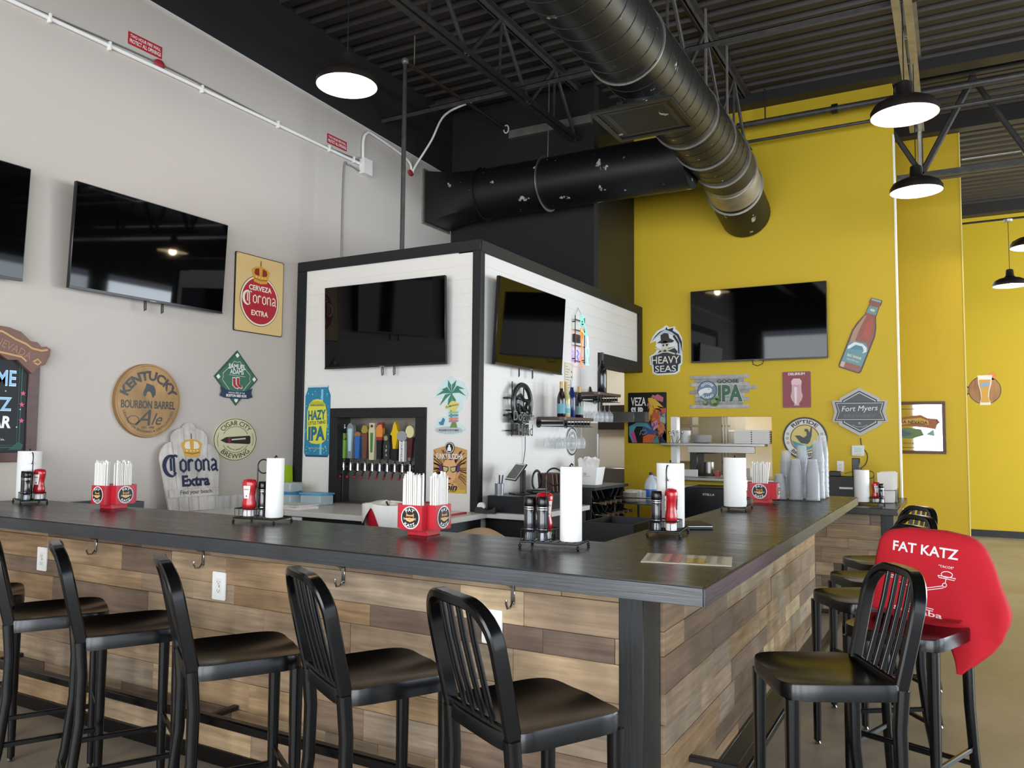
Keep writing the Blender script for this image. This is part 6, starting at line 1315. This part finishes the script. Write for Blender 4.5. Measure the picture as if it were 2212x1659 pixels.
a.text('Fort Myers', 0, .025, .34, .07, '#e6e6e2', 7, 0, .2, slope=.03); a.text('BREWERY', 0, -.045, .3, .034, '#5f6365', 7, .02); a.text('FL', 0, -.12, .024, .022, '#c9c8c2', 7, .02); a.stroke([(-.07, -.135), (-.03, -.155), (.03, -.155), (.07, -.135)], .008, '#8f918e', 7, 'laurel'); a.done()
s = thing('surf_beer_sign', 'round white rimmed sign with a surfer, partly behind the stacked cups', 'sign', (-1.383, Yw, 1.522), 0)
a = Art(s); a.plate(ell(0, 0, .226, .226, 60), .008, mat('#1a1a1c', .4)); a.circ(0, 0, .207, '#ddd8cf', 1, n=60); a.circ(0, 0, .147, '#6b2f24', 2, n=60); a.circ(0, 0, .138, '#d3c06a', 3, n=48)
a.poly([(-.135, -.02), (-.06, -.05), (.04, -.09), (.13, -.03), (.11, -.08), (0, -.138), (-.1, -.095)], '#4f8fa3', 4, 'sea'); a.poly([(-.1, .03), (-.05, .03), (.05, -.03), (.03, -.06), (-.04, -.05)], '#3c4347', 5, 'board'); a.poly([(-.02, -.0), (.02, .03), (.02, .07), (.0, .075), (.0, .1), (.03, .1), (.05, .06), (.065, .12), (.075, .115), (.07, .03), (.05, -.04), (.02, -.045), (.02, -.01)], '#3c4347', 6, 'surfer')
a.arct('RIPTIDE', 0, 0, .158, 90, 92, .04, '#46443f', 3, .035); a.arct('BREWING', 0, 0, .158, 270, 92, .04, '#46443f', 3, .035, True)
for sx in (-1, 1):
    for t in (-16, 0, 16): a.ring(sx*.178*math.cos(R(t)), .178*math.sin(R(t)), .008, .013, '#6d6a55', 3, n=12)
a.done()
s = thing('beer_bottle_sign', 'tilted amber beer bottle cut-out with a wave label on yellow wall', 'sign', (-.80, Yw, 2.588), 0)
Mb = Matrix.Rotation(R(21), 4, 'Y'); bo = [(-.115, -.36), (-.10, -.385), (.10, -.385), (.115, -.36), (.115, .02), (.095, .11), (.055, .21), (.05, .33), (.058, .335), (.058, .365), (.052, .392), (-.052, .392), (-.058, .365), (-.058, .335), (-.05, .33), (-.055, .21), (-.095, .11), (-.115, .02)]
G().prism(bo, 0, -.008).build('plate', mat('#33302c', .4), s, 30, Mb)
a = Art(s, .0085, .35); a.warp = lambda x, y, z: tuple(Mb @ Vector((x, y, z)))
i_ = lambda P, q=.9: [(x*q, z*.975) for x, z in P]
a.poly(i_(bo), '#8c4a35', 1, 'bottle'); a.poly([(-.09, -.2), (-.05, -.2), (-.05, .05), (-.035, .2), (-.05, .2), (-.08, .1), (-.1, .02)], '#a98468', 2, 'highlight'); a.poly([(0, -.02), (.07, -.02), (.06, .1), (.03, .2), (-.01, .15)], '#a8472f', 2, 'bottle'); a.poly([(-.05, .365), (.05, .365), (.046, .386), (-.046, .386)], '#7fa8a5', 3, 'cap'); a.poly([(-.05, .23), (.05, .23), (.044, .31), (-.044, .31)], '#5f8f92', 2, 'neck_label'); a.poly(ell(0, .27, .025, .014, 14), '#c3c9a5', 3, 'neck_label')
a.poly([(-.1, -.31), (.1, -.31), (.1, -.12), (.06, -.07), (-.04, -.075), (-.1, -.12)], '#5b8d94', 3, 'label'); a.poly([(-.095, -.15), (-.05, -.09), (.03, -.085), (.08, -.11), (.095, -.15), (.06, -.18), (.065, -.145), (.02, -.13), (-.04, -.15), (-.09, -.18)], '#dfe6e3', 4, 'wave'); a.poly([(-.07, -.17), (-.03, -.115), (.035, -.11), (.06, -.14), (.02, -.155)], '#3d7f95', 5, 'wave'); a.text('BIG WAVE', 0, -.235, .14, .026, '#e3e0bf', 5, .02); a.text('GOLDEN ALE', 0, -.275, .12, .016, '#cfd6b8', 5); a.poly([(-.1, -.37), (-.06, -.37), (-.06, -.315), (-.1, -.315)], '#c0aca0', 3, 'highlight'); a.done()
th = thing('thermostat', 'white thermostat on the yellow wall below the hexagonal sign', 'thermostat', (-.867, Yw, 1.402), 0); G().box(-.06, -.022, -.055, .06, -.0005, .055, bev=.004).build('cover', mat('#dcdad4', .45), th); G().box(-.035, -.0232, -.02, .035, -.0222, .03).build('display', mat('#b4c9b4', .3), th); G().box(-.03, -.0235, -.042, .03, -.0222, -.034).build('buttons', mat('#bdbbb6', .5), th)
# framed mirror beyond the corner, and hanging beer glass sign
fm_ = thing('framed_mirror', 'brown framed beer mirror on the yellow wall beyond the white corner', 'mirror', (-.39, 10.5, 1.66), 0)
g = G(); w_, h_ = .305, .305
for b_ in ((-w_, -h_, w_, -h_+.035), (-w_, h_-.035, w_, h_), (-w_, -h_+.035, -w_+.035, h_-.035), (w_-.035, -h_+.035, w_, h_-.035)): g.box(b_[0], -.025, b_[1], b_[2], -.0005, b_[3], bev=.002)
g.build('frame', M_walnut, fm_); G().box(-w_+.035, -.012, -h_+.035, w_-.035, -.001, h_-.035).build('mirror_glass', mat('#d9dcdc', .06, 1.0), fm_)
a = Art(fm_, .0125); a.poly([(-.26, .09), (-.1, .13), (.05, .15), (.12, .11), (.22, .1), (.25, .06), (.22, .04), (.2, -.02), (.1, .0), (-.1, .02), (-.26, .0)], '#9a5a2a', 1, 'banner'); a.poly([(-.26, .06), (-.1, .1), (.05, .115), (.13, .08), (.13, .03), (0, .055), (-.26, .02)], '#c9a13c', 2, 'banner'); a.text('SIERRA NEVADA', -.07, .065, .38, .04, '#2a2014', 3, .02, slope=-.05)
a.poly([(-.26, -.02), (-.1, .0), (.05, -.02), (.08, -.09), (-.05, -.13), (-.26, -.12)], '#5d7a4a', 1, 'landscape'); a.poly([(-.26, -.06), (-.15, -.03), (-.04, -.07), (-.1, -.1), (-.26, -.09)], '#3f5d7a', 2, 'landscape'); a.poly([(.1, -.08), (.18, -.02), (.19, -.1)], '#6fa89a', 2, 'landscape'); a.text('CALIFORNIA BEER CO.', -.08, -.185, .3, .022, '#5a4632', 2, .01); a.stroke([(-.26, .22), (.13, .22), (.2, .25), (.23, .2), (.21, .13), (.24, -.1), (.22, -.2), (.2, -.235), (-.26, -.235)], .006, '#2c2620', 2, 'outline'); a.done()
bs = thing('hanging_beer_sign', 'round wooden blade sign with a tall beer glass at the yellow wall end', 'sign', (.315, 10.56, 2.09), 0)
G().cyl((0, .012, 0), (0, -.012, 0), .158, n=48).build('wood_disc', M_lightwood, bs, 30); G().lathe([(.156, -.0125), (.163, -.0125), (.163, .0125), (.156, .0125)], n=48, M=Matrix.Rotation(R(90), 4, 'X')).build('rim', M_black, bs)
gl_ = [(-.045, -.165), (.05, -.165), (.05, -.145), (.036, -.09), (.04, -.02), (.06, .07), (.07, .165), (-.06, .165), (-.055, .07), (-.038, -.02), (-.034, -.09), (-.045, -.145)]
G().prism([(x*1.12, z*1.03) for x, z in gl_], -.0125, -.022).build('glass_outline', mat('#f6efdd', .4), bs, 30); a = Art(bs, .0225); a.poly([(x*.9, z*.86) for x, z in gl_], '#e0a82e', 1, 'beer'); a.poly([(-.062, .12), (.068, .12), (.07, .165), (-.062, .165)], '#fbf6ea', 2, 'foam'); a.poly([(-.042, .075), (.048, .095), (.044, .05), (-.03, .03)], '#8fb0d6', 3, 'badge'); a.done()
G().cyl((.075, -.0, .16), (.075, -.012, .16), .045, n=24).build('orange_slice', mat('#ec8f3c', .5), bs, 30); G().box(-.185, -.008, -.06, -.172, .02, .06).box(-.172, -.004, .03, -.155, .004, .045).box(-.172, -.004, -.045, -.155, .004, -.03).build('wall_bracket', M_black, bs)

# ------------------------------------------------------------------ kitchen hatch
ks = thing('hatch_sill', 'stainless steel sill of the kitchen hatch', 'sill', (WX0-.05, TW-.18, WZ0+.002)); G().box(0, 0, 0, WX1-WX0+.1, .178, .035, bev=.004).box(.06, .178, 0, WX1-WX0+.04, .9, .03).build('steel_sill', M_ss, ks)
kh = thing('hatch_shelf', 'stainless shelf across the kitchen hatch', 'shelf', (-2.915, TW-.16, 1.43)); G().box(0, 0, 0, 1.15, .158, .028, bev=.003).box(.09, .158, 0, 1.1, .4, .028, bev=.003).build('steel_shelf', M_ss, kh); G().box(.3, .03, -.075, 1.04, .06, -.001, bev=.003).build('warmer_strip', M_ss, kh)
o = G().box(WX0+.0005, TW+.001, WZ0+.04, WX0+.07, TW+.12, WZ1-.001).build('white_jamb', M_white); tag(o, 'white inner side of the kitchen hatch', 'jamb')
pl = None
for i in range(9):
    if pl is None: pl = G().lathe([(0, 0), (.07, 0), (.11, .012), (.112, .014), (.07, .004), (0, .004)], n=26).build('dinner_plate', mat('#dcdad6', .3)); o = pl
    else: o = pl.copy(); C.objects.link(o)
    o.location = (-2.50, TW+.06, 1.459+.0095*i); tag(o, 'white plate in the stack on the kitchen hatch shelf', 'plate', 'plates on the hatch shelf')
bwl = None
for i in range(6):
    if bwl is None: bwl = G().lathe([(0, 0), (.045, 0), (.065, .05), (.062, .05), (.042, .004), (0, .004)], n=22).build('white_bowl', mat('#d9d8d6', .35)); o = bwl
    else: o = bwl.copy(); C.objects.link(o)
    o.location = (-2.69, TW+.05, 1.459+.018*i); tag(o, 'white bowl in the stack left of the plates on the hatch shelf', 'bowl', 'bowls on the hatch shelf')
fx = None
for i in range(12):
    if fx is None: fx = G().prism([(-.085, 0), (.085, 0), (.1, .012), (.085, .024), (-.085, .024), (-.1, .012)], -.09, .09).build('takeout_box', mat('#dddad4', .6)); o = fx
    else: o = fx.copy(); C.objects.link(o)
    c = i // 6; o.location = ((-2.02, -1.83)[c], TW+.03, 1.459+.0245*(i % 6)); tag(o, 'white foam takeout box stacked at the right of the hatch shelf', 'box', 'foam boxes on the hatch shelf')
for i in range(4):
    o = G().tube([(0, 0, 0), (.01, 0, .07), (.0, .0, .12)], .004, 6).sphere((0, 0, .125), .012, .8, .3, 1.4, 8).build('serving_spoon', M_chrome); o.location = (-2.80+.018*i, TW-.06, 1.46); o.rotation_euler = (0, R(-20+14*i), 0); tag(o, 'steel spoon in the jumble at the left of the hatch shelf', 'spoon', 'spoons on the hatch shelf')
km = thing('stand_mixer', 'black kitchen machine seen through the hatch on the left', 'machine', (-2.72, TW+.32, 1.076)); G().box(0, 0, 0, .09, .3, .34, bev=.01).box(0, 0, .26, .28, .3, .36, bev=.012).box(0, 0, 0, .28, .3, .025, bev=.005).build('body', mat('#1f1e1f', .35), km); G().cyl((.19, .14, .03), (.19, .14, .16), .06, n=20).build('steel_bowl', M_ss, km); G().box(.12, -.004, .285, .26, -.0005, .345).build('red_panel', mat('#5f1418', .3), km)
kb = thing('steel_rack', 'tall stainless panel and shelving inside the kitchen', 'rack', (-2.80, 9.95, 0)); G().box(-.03, 0, .9, .26, .02, 2.2).build('steel_panel', mat('#7b786f', .45, .3), kb)
for x in (.275, .31): G().box(x, 0, .9, x+.02, .03, 2.2).build('upright', M_white if x > .4 else M_ss, kb)
for z in (1.2, 1.66): G().box(-.55, .05, z, .3, .28, z+.02).build('shelf', M_ss, kb)
G().box(.335, .05, 1.60, .58, .28, 1.62).box(.335, .05, 1.35, .58, .28, 1.37).build('wire_shelf', M_white, kb); G().box(-.3, .03, 0, .55, .28, .899).build('lower_unit', M_ss, kb)
for n_, b_, m_, l_, c_ in (('white_container', (-2.33, TW+.3, 1.076, -2.02, TW+.55, 1.185), mat('#c7c2b6', .5), 'low white bin on the kitchen counter behind the hatch', 'bin'), ('blue_tray', (-2.95, 10.03, 1.223, -2.72, 10.2, 1.30), mat('#2f6fa8', .4), 'blue tray deep inside the kitchen', 'tray'), ('order_slip', (-2.70, TW+.02, 1.08, -2.54, TW+.03, 1.16), M_paper, 'paper order slip propped on the hatch sill', 'paper'), ('red_timer', (-2.43, TW+.32, 1.077, -2.37, TW+.36, 1.14), mat('#b5473f', .4), 'small red timer on the kitchen counter', 'timer'), ('steel_pot', (-3.12, 10.05, 1.683, -2.98, 10.2, 1.80), M_ss, 'steel pan on the high kitchen shelf', 'pan'), ('blue_first_aid_box', (-2.42, 10.05, 1.372, -2.33, 10.2, 1.47), mat('#35508c', .4), 'small blue box on the white kitchen shelf', 'box')):
    o = G().box(*b_, bev=.004).build(n_, m_); tag(o, l_, c_)
fr_ = thing('beer_fridge', 'black beer fridge below the kitchen hatch with white lettering', 'fridge', (-2.50, 8.30, 0)); G().box(0, 0, .04, .52, .5, 1.0, bev=.006).build('fridge_body', mat('#121314', .35), fr_); G().box(-.006, -.03, .05, .526, -.001, .995, bev=.006).build('door', mat('#16181a', .3), fr_); G().box(.03, .03, 0, .49, .47, .039).build('feet', M_black, fr_); G().box(-.075, 0, 0, -.008, .5, 1.0).build('white_side_panel', M_white, fr_)
a = Art(fr_, .0305); a.text('STELLA', .25, .93, .125, .022, '#e4e4e0', 1, .02); a.done()
